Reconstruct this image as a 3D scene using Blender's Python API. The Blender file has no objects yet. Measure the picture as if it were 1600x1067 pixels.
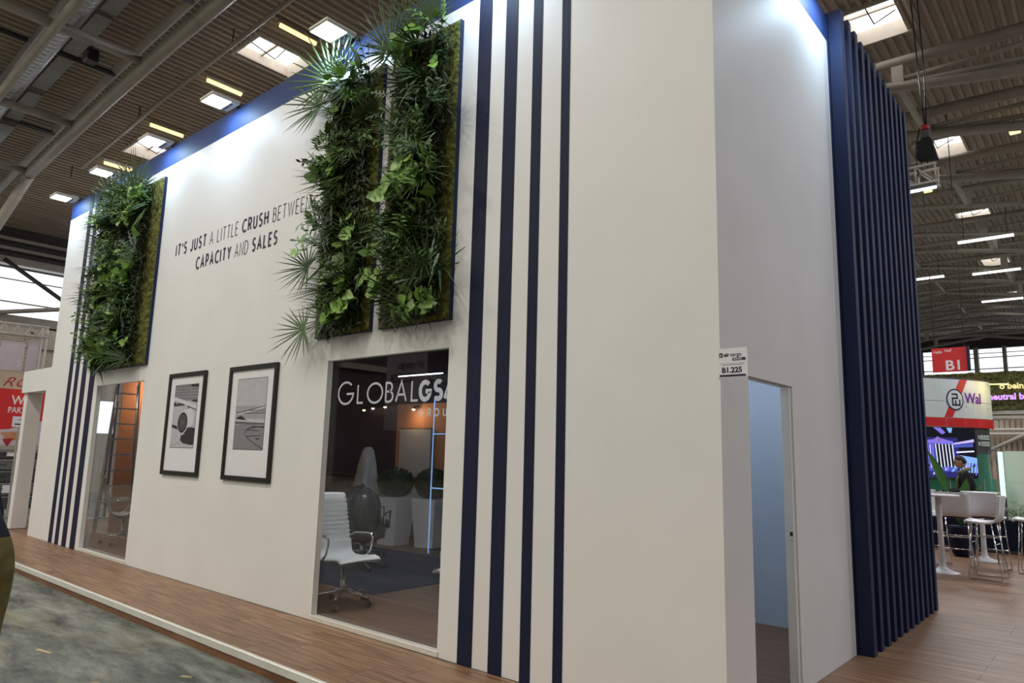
import bpy, bmesh, math, random
from mathutils import Vector, Matrix, Euler, noise
random.seed(7)
SC = bpy.context.scene
COL = SC.collection
pi = math.pi
# ------------------------------------------------------------------ camera
cam_d = bpy.data.cameras.new('camera'); cam = bpy.data.objects.new('camera', cam_d); COL.objects.link(cam)
CR = Vector((0.7598790, 0.6495646, 0.0254897)); CU = Vector((0.0838064, -0.1367721, 0.9870511)); CF = Vector((-0.6446397, 0.7479032, 0.1583679))
CP = Vector((1.90078, -4.24587, 1.65))
cam.matrix_world = Matrix(((CR.x, CU.x, -CF.x, CP.x), (CR.y, CU.y, -CF.y, CP.y), (CR.z, CU.z, -CF.z, CP.z), (0, 0, 0, 1)))
cam_d.sensor_width = 36; cam_d.lens = 1099.755 / 1600 * 36; cam_d.clip_start = 0.05; cam_d.clip_end = 300
SC.camera = cam
# ------------------------------------------------------------------ world, exposure
w = bpy.data.worlds.new('world'); SC.world = w; w.use_nodes = True
w.node_tree.nodes['Background'].inputs[0].default_value = (0.80, 0.90, 1.0, 1); w.node_tree.nodes['Background'].inputs[1].default_value = 0.6
SC.view_settings.view_transform = 'Standard'; SC.view_settings.look = 'None'
SC.view_settings.exposure = 0.22; SC.view_settings.gamma = 1.0; SC.view_settings.use_curve_mapping = False
HALL_W = 330.0      # watts below each roof light
FLOOD_W = 12.5      # watts of each stand floodlight

def area(name, loc, aim, sx, sy, watts, col):
    d = bpy.data.lights.new(name, 'AREA'); d.shape = 'RECTANGLE'; d.size = sx; d.size_y = sy; d.energy = watts; d.color = col
    o = bpy.data.objects.new(name, d); COL.objects.link(o); o.location = loc
    o.rotation_euler = (Vector(aim) - Vector(loc)).to_track_quat('-Z', 'Y').to_euler(); return o

def roof_z(x): return 12.1 - .0026 * (x + 6) ** 2
SKY_IN = [(-14.35, 4.6), (-22.1, 4.85), (-1.65, 12.9), (-1.8, 21.5), (-1.9, 29.7), (-2.2, 38.2), (-2.4, 47)]   # skylights the photo shows
SKY_OUT = [(x, y) for y in (-24, -15.5, -7) for x in (-26, -18, -10, -2, 6, 14)] + [(8, 3), (8, 12), (8, 21), (8, 30), (8, 38), (8, 47), (16, 6), (16, 20), (-12, 14), (-12, 23), (-22, 14), (-22, 23), (-12, 34), (-22, 34)]
for i, (x, y) in enumerate(SKY_IN + SKY_OUT):
    near = y < 0
    k = 1.12 if near and x < 4 else ((.3 if i < 2 else .8) if i < 7 else (1.6 if y > 15 else (.30 if near else .95) if x > 4 else 1.0))
    area('skylight_daylight', (x, y, roof_z(x) - (2.0 if 1 < i < 7 else .12)), (x, y, 0), 1.15, 1.65, HALL_W * k, (1.0, .95, .855) if near else (.91, .925, 1.0))
FLOODS = [-12.55, -10.6, -8.65, -6.7, -4.22, -2.1]
area('storage_fill', (-.8, 1.7, 4.0), (-.8, 1.8, 0), 0.9, .5, 30.0, (.80, .90, 1.0))  # added fill light with no fixture, brightens the storage room
# ------------------------------------------------------------------ materials
def mat(name, col, rough=.5, metal=0., emit=None, es=0., noise_s=0, noise_a=.12, bump=0., vary=0., spec=.5, stretch=(1, 1, 1), trans=0., ior=1.45, detail=6, col2=None):
    m = bpy.data.materials.new(name); m.use_nodes = True; nt = m.node_tree; b = nt.nodes['Principled BSDF']
    c = (*col, 1)
    b.inputs['Base Color'].default_value = c; b.inputs['Roughness'].default_value = rough; b.inputs['Metallic'].default_value = metal
    b.inputs['Specular IOR Level'].default_value = spec
    if trans: b.inputs['Transmission Weight'].default_value = trans; b.inputs['IOR'].default_value = ior
    if emit: b.inputs['Emission Color'].default_value = (*emit, 1); b.inputs['Emission Strength'].default_value = es
    src = None
    if noise_s or bump:
        tc = nt.nodes.new('ShaderNodeTexCoord'); mp = nt.nodes.new('ShaderNodeMapping'); mp.inputs['Scale'].default_value = stretch
        nz = nt.nodes.new('ShaderNodeTexNoise'); nz.inputs['Scale'].default_value = noise_s or 40; nz.inputs['Detail'].default_value = detail
        nt.links.new(tc.outputs['Object'], mp.inputs[0]); nt.links.new(mp.outputs[0], nz.inputs[0])
        rp = nt.nodes.new('ShaderNodeValToRGB'); rp.color_ramp.elements[0].position = .3; rp.color_ramp.elements[1].position = .7
        lo = tuple(max(0, v * (1 - noise_a)) for v in col); hi = col2 or tuple(min(1, v * (1 + noise_a)) for v in col)
        rp.color_ramp.elements[0].color = (*lo, 1); rp.color_ramp.elements[1].color = (*hi, 1)
        nt.links.new(nz.outputs['Fac'], rp.inputs[0]); src = rp.outputs[0]
        if bump:
            bp = nt.nodes.new('ShaderNodeBump'); bp.inputs['Strength'].default_value = bump; bp.inputs['Distance'].default_value = .02
            nt.links.new(nz.outputs['Fac'], bp.inputs['Height']); nt.links.new(bp.outputs[0], b.inputs['Normal'])
    if vary:
        oi = nt.nodes.new('ShaderNodeObjectInfo'); mr = nt.nodes.new('ShaderNodeMapRange'); mr.inputs[3].default_value = 1 - vary; mr.inputs[4].default_value = 1 + vary
        nt.links.new(oi.outputs['Random'], mr.inputs[0])
        mx = nt.nodes.new('ShaderNodeVectorMath'); mx.operation = 'SCALE'
        if src: nt.links.new(src, mx.inputs[0])
        else: mx.inputs[0].default_value = col
        nt.links.new(mr.outputs[0], mx.inputs['Scale']); src = mx.outputs[0]
    if src: nt.links.new(src, b.inputs['Base Color'])
    return m

def wood_mat(name, dark, light, vary=.13, rough=.45):
    m = bpy.data.materials.new(name); m.use_nodes = True; nt = m.node_tree; b = nt.nodes['Principled BSDF']; L = nt.links.new
    tc = nt.nodes.new('ShaderNodeTexCoord'); oi = nt.nodes.new('ShaderNodeObjectInfo')
    ad = nt.nodes.new('ShaderNodeVectorMath'); ad.operation = 'ADD'
    sc = nt.nodes.new('ShaderNodeVectorMath'); sc.operation = 'SCALE'; sc.inputs[0].default_value = (37, 19, 5)
    L(oi.outputs['Random'], sc.inputs['Scale']); L(tc.outputs['Object'], ad.inputs[0]); L(sc.outputs[0], ad.inputs[1])
    mp = nt.nodes.new('ShaderNodeMapping'); mp.inputs['Scale'].default_value = (.8, 20, 5); L(ad.outputs[0], mp.inputs[0])
    n1 = nt.nodes.new('ShaderNodeTexNoise'); n1.inputs['Scale'].default_value = 2.2; n1.inputs['Detail'].default_value = 9; n1.inputs['Distortion'].default_value = .6
    L(mp.outputs[0], n1.inputs[0])
    rp = nt.nodes.new('ShaderNodeValToRGB'); rp.color_ramp.elements[0].position = .32; rp.color_ramp.elements[1].position = .7
    rp.color_ramp.elements[0].color = (*dark, 1); rp.color_ramp.elements[1].color = (*light, 1); L(n1.outputs['Fac'], rp.inputs[0])
    mr = nt.nodes.new('ShaderNodeMapRange'); mr.inputs[3].default_value = 1 - vary; mr.inputs[4].default_value = 1 + vary; L(oi.outputs['Random'], mr.inputs[0])
    s2 = nt.nodes.new('ShaderNodeVectorMath'); s2.operation = 'SCALE'; L(rp.outputs[0], s2.inputs[0]); L(mr.outputs[0], s2.inputs['Scale'])
    L(s2.outputs[0], b.inputs['Base Color']); b.inputs['Roughness'].default_value = rough
    bp = nt.nodes.new('ShaderNodeBump'); bp.inputs['Strength'].default_value = .15; bp.inputs['Distance'].default_value = .004
    L(n1.outputs['Fac'], bp.inputs['Height']); L(bp.outputs[0], b.inputs['Normal'])
    return m

M = {}
M['wall'] = mat('white_emulsion', (.80, .79, .78), .55, noise_s=1.6, noise_a=.025, bump=.03)
M['navy'] = mat('navy_paint', (.014, .017, .046), .65, spec=.2, noise_s=3, noise_a=.08)
M['navy_band'] = mat('blue_band_paint', (.018, .042, .150), .6, spec=.25, noise_s=3, noise_a=.06)
M['slat'] = mat('navy_slat_paint', (.014, .024, .078), .6, spec=.3, noise_s=5, noise_a=.1, stretch=(1, 1, .1))
M['white_gloss'] = mat('white_trim', (.82, .82, .80), .35, noise_s=6, noise_a=.02)
M['alu'] = mat('aluminium_edge', (.80, .79, .72), .35, .3, noise_s=20, noise_a=.04)
M['wood'] = wood_mat('oak_vinyl_plank', (.125, .062, .033), (.420, .250, .138))
M['wood_dark'] = wood_mat('dark_wood_floor', (.110, .058, .032), (.27, .155, .09))
M['fascia'] = wood_mat('brown_fascia', (.13, .055, .022), (.24, .11, .05), .05)
M['carpet'] = mat('navy_carpet', (.022, .026, .06), .95, noise_s=60, noise_a=.3)
M['black'] = mat('black_plastic', (.012, .012, .014), .4, noise_s=30, noise_a=.1)
M['black_frame'] = mat('black_frame_lacquer', (.014, .012, .012), .4, noise_s=20, noise_a=.1)
M['paper'] = mat('white_mat_board', (.78, .77, .80), .7, noise_s=9, noise_a=.015)
M['ink'] = mat('dark_blue_ink', (.015, .017, .05), .6, noise_s=9, noise_a=.05)
M['white_foil'] = mat('white_window_foil', (.85, .87, .92), .5, noise_s=9, noise_a=.02)
M['deck'] = mat('brown_roof_deck', (.46, .385, .315), .55, .0, noise_s=2.5, noise_a=.16, stretch=(2, .3, 1))
M['steel'] = mat('warm_grey_steel_paint', (.40, .36, .305), .5, noise_s=3, noise_a=.1)
M['steel_pale'] = mat('pale_steel_paint', (.54, .50, .44), .5, noise_s=3, noise_a=.08)
M['steel_dark'] = mat('dark_steel', (.055, .05, .05), .55, noise_s=4, noise_a=.2)
M['galv'] = mat('galvanised_sheet', (.55, .57, .60), .32, .85, noise_s=9, noise_a=.15)
M['chrome'] = mat('chrome', (.80, .80, .80), .12, 1.0, noise_s=20, noise_a=.02)
M['sky'] = mat('bright_glazing', (.8, .85, .9), .3, emit=(.86, .93, 1.0), es=1.25)
M['skylight'] = mat('skylight_glazing', (.9, .9, .9), .3, emit=(1, .985, .98), es=2.0)
M['well'] = mat('skylight_well', (.62, .56, .48), .6, noise_s=5, noise_a=.06)
M['tube'] = mat('yellow_tube', (.9, .75, .3), .4, emit=(1.0, .80, .36), es=1.35)
M['led'] = mat('cool_white_led', (.9, .95, 1), .4, emit=(.80, .93, 1.0), es=6.0)
M['led_blue'] = mat('blue_led_strip', (.5, .7, 1), .4, emit=(.26, .52, 1.0), es=.5)
M['led_cyan'] = mat('cyan_led_column', (.6, 1, .95), .4, emit=(.55, 1.0, .93), es=1.0)
M['warm'] = mat('warm_spot_bulb', (1, .8, .5), .4, emit=(1, .68, .32), es=7)
M['concrete'] = None
M['white_seat'] = mat('white_leather', (.86, .87, .85), .45, noise_s=14, noise_a=.02)
M['white_plastic'] = mat('white_plastic', (.78, .77, .78), .35, noise_s=7, noise_a=.02)
M['plum'] = mat('dark_navy_board', (.011, .016, .046), .5, noise_s=2, noise_a=.15)
M['orange'] = mat('orange_brown_wall', (.55, .26, .12), .6, noise_s=2, noise_a=.06)
M['roomblue'] = mat('pale_blue_wall', (.43, .50, .60), .6, noise_s=2, noise_a=.04)
M['board'] = mat('grey_white_board', (.50, .52, .48), .4, noise_s=2, noise_a=.04)
M['wrap'] = mat('clear_wrap', (.55, .53, .48), .18, noise_s=7, noise_a=.35, bump=.9, stretch=(1, 1, .3))
M['wrap_dark'] = mat('wrapped_black_fabric', (.06, .06, .075), .15, noise_s=6, noise_a=.6, bump=1.0, stretch=(1.5, 1.5, .5))
M['tray'] = mat('grey_cable_tray', (.33, .34, .31), .5, .3, noise_s=3, noise_a=.1)
M['red'] = mat('red_print', (.62, .018, .018), .5, noise_s=3, noise_a=.05)
M['red_dark'] = mat('deep_red_print', (.42, .015, .02), .5, noise_s=3, noise_a=.05)
M['mint'] = mat('pale_mint_panel', (.66, .74, .70), .4, noise_s=3, noise_a=.03)
M['green'] = mat('green_panel', (.025, .16, .085), .35, noise_s=3, noise_a=.1)
M['cream'] = mat('cream_partition', (.68, .76, .62), .5, noise_s=2, noise_a=.03)
M['hedge'] = mat('hedge_wall', (.05, .062, .012), .9, noise_s=14, noise_a=.7, bump=1.0, col2=(.17, .18, .045))
M['violet_text'] = mat('violet_lit_letter', (.6, .3, .9), .5, emit=(.66, .36, 1), es=.8)
M['yellow_text'] = mat('yellow_lit_letter', (.8, .7, .3), .5, emit=(.92, .80, .36), es=.55)
M['violet'] = mat('violet_print', (.15, .02, .32), .5, noise_s=4, noise_a=.1)
M['pink'] = mat('pale_pink_fabric', (.62, .54, .58), .8, noise_s=3, noise_a=.05)
M['sblue'] = mat('steel_blue_banner', (.16, .28, .45), .7, noise_s=2, noise_a=.15)
M['plasma'] = mat('deep_blue_banner', (.05, .12, .62), .7, noise_s=2, noise_a=.15)
M['tan'] = mat('tan_board', (.50, .40, .30), .7, noise_s=2, noise_a=.08)
M['case'] = mat('dark_grey_case', (.055, .055, .055), .45, noise_s=5, noise_a=.3)
M['case2'] = mat('grey_case', (.13, .13, .12), .45, noise_s=5, noise_a=.3)
M['moss'] = mat('yellow_green_moss', (.050, .060, .009), .95, noise_s=22, noise_a=.65, bump=1.0, col2=(.19, .19, .028))
M['palm'] = mat('dark_palm_leaf', (.058, .105, .024), .5, vary=.35, noise_s=6, noise_a=.15)
M['fern'] = mat('deep_green_strap_leaf', (.040, .092, .018), .5, vary=.4, noise_s=6, noise_a=.2)
M['bright'] = mat('fresh_green_leaf', (.19, .34, .06), .4, vary=.4, noise_s=6, noise_a=.2)
M['silver'] = mat('silver_green_leaf', (.18, .26, .18), .5, vary=.25, noise_s=6, noise_a=.15)
M['sprig'] = mat('mid_green_leaf', (.080, .165, .032), .5, vary=.45, noise_s=6, noise_a=.2)
M['filler'] = mat('dark_foliage', (.024, .044, .011), .6, noise_s=9, noise_a=.5)  # dark green filler leaves, also used for the clipped box balls
M['banana'] = mat('banana_leaf', (.05, .16, .035), .4, vary=.3, noise_s=4, noise_a=.2)
M['stem'] = mat('green_stem', (.07, .10, .03), .6, noise_s=9, noise_a=.2)
M['skin'] = mat('skin', (.52, .30, .21), .5, noise_s=20, noise_a=.05)
M['jacket'] = mat('black_jacket_cloth', (.010, .010, .014), .85, noise_s=20, noise_a=.2)
M['navy_cloth'] = mat('navy_sweater_cloth', (.010, .013, .028), .9, noise_s=30, noise_a=.2)
M['khaki'] = mat('khaki_trouser_cloth', (.150, .118, .040), .9, noise_s=14, noise_a=.25, bump=.4)
M['denim'] = mat('dark_trouser_cloth', (.02, .022, .03), .9, noise_s=14, noise_a=.2)
M['hair'] = mat('dark_brown_hair', (.022, .014, .010), .6, noise_s=30, noise_a=.3, stretch=(1, 1, 6))
M['scarf'] = mat('olive_scarf', (.16, .21, .10), .9, noise_s=20, noise_a=.2)
M['soil'] = mat('dark_soil', (.02, .015, .01), .95, noise_s=30, noise_a=.3)
M['splinter'] = mat('pale_wood_scrap', (.55, .45, .25), .8, noise_s=20, noise_a=.1)
for i, v in enumerate([.02, .06, .12, .22, .34, .48, .62]):
    M['g%d' % i] = mat('grey_print_%d' % i, (v, v, v * 1.07), .6, noise_s=12, noise_a=.06)
def glass_mat():
    m = bpy.data.materials.new('window_glass'); m.use_nodes = True; nt = m.node_tree; nt.nodes.clear()
    o = nt.nodes.new('ShaderNodeOutputMaterial'); mx = nt.nodes.new('ShaderNodeMixShader'); fr = nt.nodes.new('ShaderNodeFresnel'); ge = nt.nodes.new('ShaderNodeNewGeometry'); mr = nt.nodes.new('ShaderNodeMapRange'); mr.inputs[3].default_value = 1.4; mr.inputs[4].default_value = 1 / 1.4; nt.links.new(ge.outputs['Backfacing'], mr.inputs[0]); nt.links.new(mr.outputs[0], fr.inputs[0])
    t = nt.nodes.new('ShaderNodeBsdfTransparent'); t.inputs[0].default_value = (.93, .94, .95, 1); g = nt.nodes.new('ShaderNodeBsdfGlossy'); g.inputs['Roughness'].default_value = .0
    g.inputs[0].default_value = (1, 1, 1, 1)
    nt.links.new(fr.outputs[0], mx.inputs[0]); nt.links.new(t.outputs[0], mx.inputs[1]); nt.links.new(g.outputs[0], mx.inputs[2]); nt.links.new(mx.outputs[0], o.inputs[0]); return m
M['glass'] = glass_mat()
def concrete_mat():
    m = bpy.data.materials.new('dusty_hall_floor'); m.use_nodes = True; nt = m.node_tree; b = nt.nodes['Principled BSDF']; L = nt.links.new
    tc = nt.nodes.new('ShaderNodeTexCoord'); mp = nt.nodes.new('ShaderNodeMapping'); mp.inputs['Scale'].default_value = (.8, 2.6, 1); mp.inputs['Rotation'].default_value = (0, 0, .35)
    L(tc.outputs['Object'], mp.inputs[0])
    a = nt.nodes.new('ShaderNodeTexNoise'); a.inputs['Scale'].default_value = 1.7; a.inputs['Detail'].default_value = 12; a.inputs['Roughness'].default_value = .72; a.inputs['Distortion'].default_value = .25
    L(mp.outputs[0], a.inputs[0])
    r1 = nt.nodes.new('ShaderNodeValToRGB'); e = r1.color_ramp.elements; e[0].position = .36; e[1].position = .66; e[0].color = (.042, .046, .042, 1); e[1].color = (.285, .295, .25, 1)
    L(a.outputs['Fac'], r1.inputs[0])
    c = nt.nodes.new('ShaderNodeTexNoise'); c.inputs['Scale'].default_value = .9; c.inputs['Detail'].default_value = 8; L(mp.outputs[0], c.inputs[0])
    r2 = nt.nodes.new('ShaderNodeValToRGB'); e = r2.color_ramp.elements; e[0].position = .54; e[1].position = .72; e[0].color = (0, 0, 0, 1); e[1].color = (.45, .45, .45, 1)
    L(c.outputs['Fac'], r2.inputs[0])
    mx = nt.nodes.new('ShaderNodeMix'); mx.data_type = 'RGBA'; L(r2.outputs[0], mx.inputs[0]); L(r1.outputs[0], mx.inputs[6]); mx.inputs[7].default_value = (.36, .31, .16, 1)
    L(mx.outputs[2], b.inputs['Base Color']); b.inputs['Roughness'].default_value = .6
    bp = nt.nodes.new('ShaderNodeBump'); bp.inputs['Strength'].default_value = .35; bp.inputs['Distance'].default_value = .02; L(a.outputs['Fac'], bp.inputs['Height']); L(bp.outputs[0], b.inputs['Normal'])
    return m
M['concrete'] = concrete_mat()

# ------------------------------------------------------------------ mesh builder
class MB:
    def __init__(s): s.v = []; s.f = []; s.m = []; s.s = []
    def add(s, vs, fs, m=0, smooth=False):
        o = len(s.v); s.v += [tuple(v) for v in vs]
        for f in fs: s.f.append([i + o for i in f]); s.m.append(m); s.s.append(smooth)
        return s
    def box(s, x0, x1, y0, y1, z0, z1, m=0, bev=0.):
        if bev:
            b = bev; prof = [(x0 + b, y0), (x1 - b, y0), (x1, y0 + b), (x1, y1 - b), (x1 - b, y1), (x0 + b, y1), (x0, y1 - b), (x0, y0 + b)]
            rings = []
            cx, cy = (x0 + x1) / 2, (y0 + y1) / 2
            def ring(z, ins): return [(min(max(x, x0 + ins), x1 - ins), min(max(y, y0 + ins), y1 - ins), z) for x, y in prof]
            vs = ring(z0, b) + ring(z0 + b, 0) + ring(z1 - b, 0) + ring(z1, b)
            fs = [list(range(7, -1, -1)), list(range(24, 32))]
            for k in range(3):
                for i in range(8): fs.append([k * 8 + i, k * 8 + (i + 1) % 8, (k + 1) * 8 + (i + 1) % 8, (k + 1) * 8 + i])
            return s.add(vs, fs, m)
        vs = [(x0, y0, z0), (x1, y0, z0), (x1, y1, z0), (x0, y1, z0), (x0, y0, z1), (x1, y0, z1), (x1, y1, z1), (x0, y1, z1)]
        return s.add(vs, [(0, 3, 2, 1), (4, 5, 6, 7), (0, 1, 5, 4), (1, 2, 6, 5), (2, 3, 7, 6), (3, 0, 4, 7)], m)
    def tube(s, pts, r, n=8, m=0, cap=True, smooth=True, closed=False):
        pts = [Vector(p) for p in pts]; N = len(pts); rr = r if isinstance(r, (list, tuple)) else [r] * N
        vs = []; up = None
        for i, p in enumerate(pts):
            if closed: t = pts[(i + 1) % N] - pts[i - 1]
            else: t = (pts[min(i + 1, N - 1)] - pts[max(i - 1, 0)])
            t = t.normalized() if t.length > 1e-9 else Vector((0, 0, 1))
            if up is None: up = Vector((0, 0, 1)) if abs(t.z) < .9 else Vector((1, 0, 0))
            a = t.cross(up); a = a.normalized() if a.length > 1e-6 else t.orthogonal().normalized(); b = a.cross(t).normalized(); up = b
            for k in range(n):
                an = 2 * pi * k / n; vs.append(p + (a * math.cos(an) + b * math.sin(an)) * rr[i])
        fs = []
        for i in range(N if closed else N - 1):
            j = (i + 1) % N
            for k in range(n): fs.append((i * n + k, i * n + (k + 1) % n, j * n + (k + 1) % n, j * n + k))
        s.add(vs, fs, m, smooth)
        if cap and not closed:
            o = len(s.v) - len(vs)
            s.f.append([o + k for k in range(n)][::-1]); s.m.append(m); s.s.append(False)
            s.f.append([o + (N - 1) * n + k for k in range(n)]); s.m.append(m); s.s.append(False)
        return s
    def lathe(s, prof, n=24, c=(0, 0, 0), m=0, smooth=True):
        vs = [(c[0] + r * math.cos(2 * pi * k / n), c[1] + r * math.sin(2 * pi * k / n), c[2] + z) for r, z in prof for k in range(n)]
        fs = [(i * n + k, i * n + (k + 1) % n, (i + 1) * n + (k + 1) % n, (i + 1) * n + k) for i in range(len(prof) - 1) for k in range(n)]
        fs.append(tuple(range(n))[::-1]); fs.append(tuple((len(prof) - 1) * n + k for k in range(n)))
        return s.add(vs, fs, m, smooth)
    def poly(s, pts, m=0):
        return s.add(pts, [list(range(len(pts)))], m)
    def prism(s, pts, d, m=0):     # polygon extruded by vector d
        n = len(pts); d = Vector(d); vs = [Vector(p) for p in pts]; vs += [p + d for p in vs]
        fs = [list(range(n)), list(range(2 * n - 1, n - 1, -1))] + [(i, i + n, (i + 1) % n + n, (i + 1) % n) for i in range(n)]
        return s.add(vs, fs, m)
    def sphere(s, c, r, nu=16, nv=10, m=0, fn=None):
        rx, ry, rz = r if isinstance(r, (tuple, list)) else (r, r, r); vs = []
        for i in range(nv + 1):
            th = pi * i / nv
            for k in range(nu):
                ph = 2 * pi * k / nu; d = Vector((math.sin(th) * math.cos(ph), math.sin(th) * math.sin(ph), math.cos(th)))
                q = fn(d) if fn else 1.
                vs.append((c[0] + d.x * rx * q, c[1] + d.y * ry * q, c[2] + d.z * rz * q))
        fs = [(i * nu + k, (i + 1) * nu + k, (i + 1) * nu + (k + 1) % nu, i * nu + (k + 1) % nu) for i in range(nv) for k in range(nu)]
        return s.add(vs, fs, m, True)
    def xform(s, mtx, start=0):
        for i in range(start, len(s.v)): s.v[i] = tuple(mtx @ Vector(s.v[i]))
        return s
    def mesh(s, name, mats):
        me = bpy.data.meshes.new(name); me.from_pydata(s.v, [], s.f)
        for mm in (mats if isinstance(mats, (list, tuple)) else [mats]): me.materials.append(mm)
        me.polygons.foreach_set('material_index', s.m); me.polygons.foreach_set('use_smooth', s.s); me.update(); return me
    def build(s, name, mats, parent=None, label=None, loc=None):
        return link(name, s.mesh(name, mats), parent, label, loc)
def link(name, me, parent=None, label=None, loc=None):
    o = bpy.data.objects.new(name, me); COL.objects.link(o)
    if parent: o.parent = parent
    if label: o['label'] = label
    if loc is not None: o.location = loc
    return o
def tag(o, label, cat, group=None):
    o['label'] = label; o['category'] = cat
    if group: o['group'] = group
    return o
def thing(name, label, cat, loc=(0, 0, 0), rz=0, group=None):
    o = bpy.data.objects.new(name, None); COL.objects.link(o); o.location = loc; o.rotation_euler = (0, 0, rz); o.empty_display_size = .1
    return tag(o, label, cat, group)
def struct(name, mb, mats, parent=None):
    o = mb.build(name, mats, parent)
    if not parent: o['kind'] = 'structure'
    return o
def copy_tree(o, label=None, parent=None):
    c = o.copy(); COL.objects.link(c)
    if parent: c.parent = parent
    for ch in list(o.children): copy_tree(ch, None, c)
    if label: c['label'] = label
    return c

# ------------------------------------------------------------------ lettering
def arc(cx, cy, rx, ry, a0, a1, n=14):
    return [(cx + rx * math.cos(math.radians(a0 + (a1 - a0) * i / n)), cy + ry * math.sin(math.radians(a0 + (a1 - a0) * i / n))) for i in range(n + 1)]
GL = {   # capital letters as strokes on a 1-high grid: (width, [polylines])
 'I': (.0, [[(0, 0), (0, 1)]]), 'T': (.56, [[(0, 1), (.56, 1)], [(.28, 0), (.28, 1)]]), "'": (.0, [[(0, .68), (0, 1)]]),
 'J': (.38, [[(.38, 1), (.38, .28)] + arc(.19, .25, .19, .25, 0, -160, 8)]),
 'U': (.58, [[(0, 1), (0, .3)] + arc(.29, .29, .29, .29, 180, 360, 12) + [(.58, 1)]]),
 'S': (.50, [arc(.25, .745, .235, .255, 40, 250, 12) + arc(.25, .255, .25, .255, 80, -145, 12)]),
 'A': (.68, [[(0, 0), (.34, 1), (.68, 0)], [(.12, .33), (.56, .33)]]), 'L': (.46, [[(0, 1), (0, 0), (.46, 0)]]),
 'E': (.48, [[(.48, 1), (0, 1), (0, 0), (.48, 0)], [(0, .52), (.42, .52)]]),
 'C': (.66, [arc(.45, .5, .45, .5, 52, 308, 20)]), 'O': (.86, [arc(.43, .5, .43, .5, 0, 360, 28)]),
 'G': (.80, [arc(.47, .5, .47, .5, 45, 352, 24) + [(.935, .46), (.52, .46)]]),
 'R': (.52, [[(0, 0), (0, 1), (.26, 1)] + arc(.26, .74, .25, .26, 90, -90, 10) + [(0, .48)], [(.28, .48), (.54, 0)]]),
 'H': (.60, [[(0, 0), (0, 1)], [(.6, 0), (.6, 1)], [(0, .51), (.6, .51)]]),
 'B': (.50, [[(0, 0), (0, 1), (.22, 1)] + arc(.22, .77, .22, .23, 90, -90, 10) + [(0, .54)], [(.22, .54)] + arc(.25, .27, .26, .27, 90, -90, 10) + [(0, 0)]]),
 'W': (.98, [[(0, 1), (.26, 0), (.49, .95), (.72, 0), (.98, 1)]]), 'N': (.62, [[(0, 0), (0, 1), (.62, 0), (.62, 1)]]),
 'P': (.50, [[(0, 0), (0, 1), (.24, 1)] + arc(.24, .72, .26, .28, 90, -90, 10) + [(0, .44)]]),
 'Y': (.62, [[(0, 1), (.31, .48), (.62, 1)], [(.31, .48), (.31, 0)]]),
 'D': (.64, [[(0, 0), (0, 1), (.2, 1)] + arc(.2, .5, .46, .5, 90, -90, 16) + [(0, 0)]]),
}
def stroke_text(mb, txt, o, xd, zd, nrm, h, th, gap=.2, space=.32, wx=1., m=0, depth=.002):
    """flat letters standing proud of a surface by depth; o = lower left corner"""
    o = Vector(o); xd = Vector(xd); zd = Vector(zd); nrm = Vector(nrm); x = 0.
    for ch in txt:
        if ch == ' ': x += space * h; continue
        wd, lines = GL[ch]
        x += th / 2
        for pl in lines:
            pts = [Vector((p[0] * h * wx, th / 2 + p[1] * (h - th))) for p in pl]
            n = len(pts); closed = (pts[0] - pts[-1]).length < 1e-6
            L = []; R_ = []
            for i, p in enumerate(pts):
                if closed: a = pts[i - 1] if i else pts[-2]; b = pts[(i + 1) % n] if i < n - 1 else pts[1]
                else: a = pts[max(i - 1, 0)]; b = pts[min(i + 1, n - 1)]
                d1 = (p - a); d2 = (b - p)
                d1 = d1.normalized() if d1.length > 1e-9 else d2.normalized(); d2 = d2.normalized() if d2.length > 1e-9 else d1
                t = (d1 + d2); t = t.normalized() if t.length > .2 else d1
                nn = Vector((-t.y, t.x)); k = th / 2 / max(.45, abs(nn.dot(Vector((-d1.y, d1.x)))))
                q = p.copy()
                if not closed and i in (0, n - 1) and n > 1: q = p
                L.append(q + nn * k); R_.append(q - nn * k)
            vs = [o + xd * (x + q.x) + zd * q.y + nrm * depth for pr in zip(L, R_) for q in pr]
            vs += [v - nrm * depth for v in vs]
            N2 = 2 * n; fs = []
            for i in range(n - 1):
                a, b, c, d = 2 * i, 2 * i + 1, 2 * i + 3, 2 * i + 2
                fs += [(a, b, c, d), (a + N2, d + N2, c + N2, b + N2), (a, d, d + N2, a + N2), (b, b + N2, c + N2, c)]
            fs += [(0, N2, N2 + 1, 1), (N2 - 2, N2 - 1, 2 * N2 - 1, 2 * N2 - 2)]
            mb.add(vs, fs, m)
        x += wd * h * wx + th / 2 + gap * h
    return x - gap * h
def font_text(mb, txt, o, xd, zd, nrm, h, m=0, bold=0., sx=1., shear=0., depth=.003, align='LEFT'):
    cu = bpy.data.curves.new('t', 'FONT'); cu.body = txt; cu.size = 1; cu.offset = bold; cu.shear = shear; cu.extrude = .001; cu.resolution_u = 3; cu.align_x = align
    ob = bpy.data.objects.new('t', cu); COL.objects.link(ob); dg = bpy.context.evaluated_depsgraph_get(); dg.update()
    me = ob.evaluated_get(dg).to_mesh(); o = Vector(o); xd = Vector(xd); zd = Vector(zd); nrm = Vector(nrm); k = h / .72
    vs = [o + xd * v.co.x * k * sx + zd * v.co.y * k + nrm * (depth if v.co.z > 0 else 0) for v in me.vertices]
    mb.add(vs, [list(p.vertices) for p in me.polygons], m); ob.to_mesh_clear()
    bpy.data.objects.remove(ob); bpy.data.curves.remove(cu)
FX, UP, FN = (1, 0, 0), (0, 0, 1), (0, -1, 0)

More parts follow.
